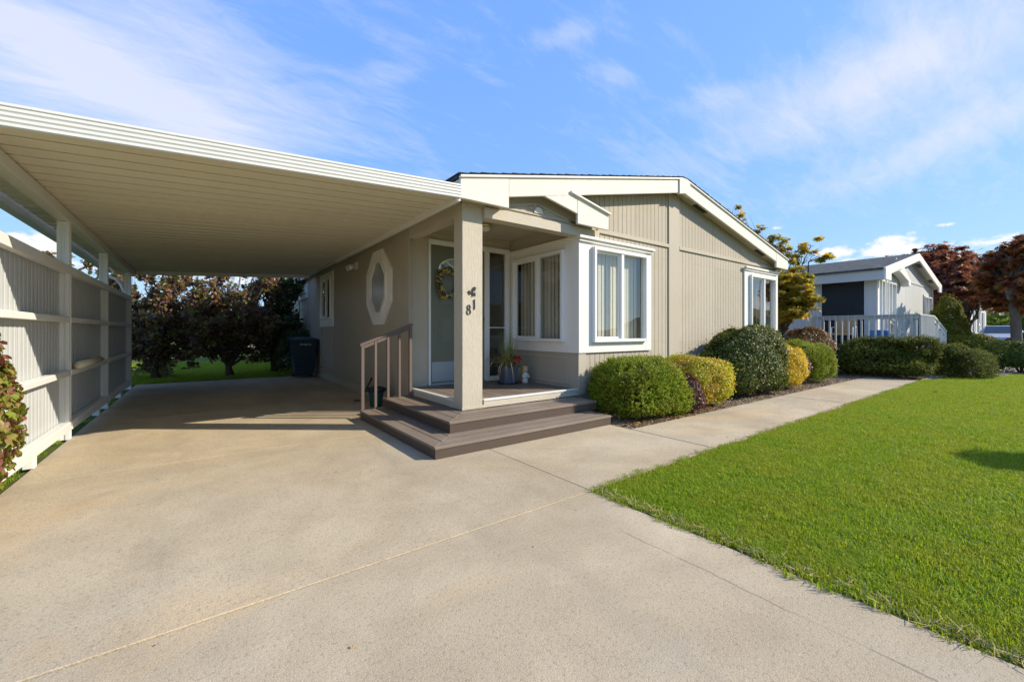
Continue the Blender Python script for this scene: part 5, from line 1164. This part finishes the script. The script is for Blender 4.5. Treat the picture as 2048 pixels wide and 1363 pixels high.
# closed rows along the two concrete edges
pts = np.concatenate([pts, [(2.315, y, 0) for y in np.arange(-1.5, 1.85, .12)], [(x, 1.845, 0) for x in np.arange(2.3, 13.2, .13)]])
gn_scatter('lawn_grass', pts, PATCH, .85, 1.15, 'short mown green grass of the front lawn', 'grass')
bp_ = [(-5, 11.85), (2.1, 11.85), (2.1, 24), (-5, 24)]
gn_scatter('back_grass', grid_pts(-4.5, 2.1, 11.8, 19, .24, bp_), PATCH, 1.2, 1.9, 'longer green grass behind the carport under the plums', 'grass')
# grass tufts and weeds along the screen foot
gn_scatter('verge_grass', np.array([(-1.33+rng.uniform(-.12, .06), y, 0) for y in np.arange(4.2, 11, .2)]), PATCH, .7, 1.2, 'weedy grass strip below the screen', 'grass')
gn_scatter('side_grass', grid_pts(-4.6, -1.27, -2.5, 4.2, .22), PATCH, .9, 1.3, 'green grass left of the driveway beside the leafy hedge', 'grass')
def litter(name, n, region, size, mat, label, cat, tm=LEAFW, lift=.012, flat=3.0):
    P = np.stack([rng.uniform(region[0], region[1], n), rng.uniform(region[2], region[3], n), rng.uniform(.0, lift, n)], 1)
    V, Fc = scatter(tm, P, frames(unit(n)+[0, 0, flat], rng.uniform(0, 6.3, n)), rng.uniform(.5, 1.3, n)*size); o = np_mesh(name, V, Fc, mat); tag(o, label, cat, kind='stuff'); return o
CHIP = (np.array([(-.5, -.2, 0), (.5, -.25, 0), (.45, .2, 0), (-.4, .25, 0), (-.45, -.15, .15), (.45, -.2, .2), (.4, .15, .18), (-.35, .2, .12)], float), [(4, 5, 6), (4, 6, 7), (0, 1, 5), (0, 5, 4), (1, 2, 6), (1, 6, 5), (2, 3, 7), (2, 7, 6), (3, 0, 4), (3, 4, 7)])
STRAW = (np.array([(0, -.03, 0), (0, .03, 0), (1, .02, .05), (1, -.02, .05)], float), [(0, 1, 2), (0, 2, 3)])
litter('dry_thatch', 1500, (2.150, 2.235, -1.0, 1.99), .045, 'dry_grass_blade', 'dry straw coloured thatch along the driveway edge of the lawn', 'thatch', STRAW, .022, 1.2)
litter('dry_thatch', 2600, (2.2, 12.9, 1.965, 2.02), .040, 'dry_grass_blade', 'dry straw coloured thatch along the walkway edge of the lawn', 'thatch', STRAW, .020, 1.2)
litter('bark_chips', 3200, (3.95, 12.9, 2.97, 3.9), .032, 'bark_chip', 'brown bark chips under the front shrubs', 'bark chips', CHIP, .006, 2.0)
litter('bark_chips', 1800, (12.97, 14.2, 2.05, 4.6), .05, 'bark_chip', 'brown bark chips beyond the walkway end', 'bark chips', CHIP, .006, 2.0)
litter('gravel_stones', 4200, (15.5, 25, .9, 3.2), .06, 'gravel_stone', 'pale gravel stones in the neighboring bed', 'gravel', CHIP, .006, 2.0)
litter('fallen_leaves', 520, (3.95, 6.2, 2.96, 3.25), .040, 'fallen_leaf', 'dry fallen leaves at the bed edge by the steps', 'leaves')
litter('fallen_leaves', 90, (-1.05, 2.1, 11.2, 11.75), .045, 'fallen_leaf', 'dry fallen leaves at the back edge of the driveway', 'leaves')
litter('fallen_leaves', 60, (3.9, 12.5, 2.05, 2.97), .018, 'fallen_leaf', 'tiny dry leaf scraps scattered on the walkway', 'leaves')
litter('fallen_leaves', 26, (-.9, 2.0, 1.2, 6.0), .012, 'fallen_leaf', 'tiny dry leaf scraps scattered on the driveway', 'leaves')
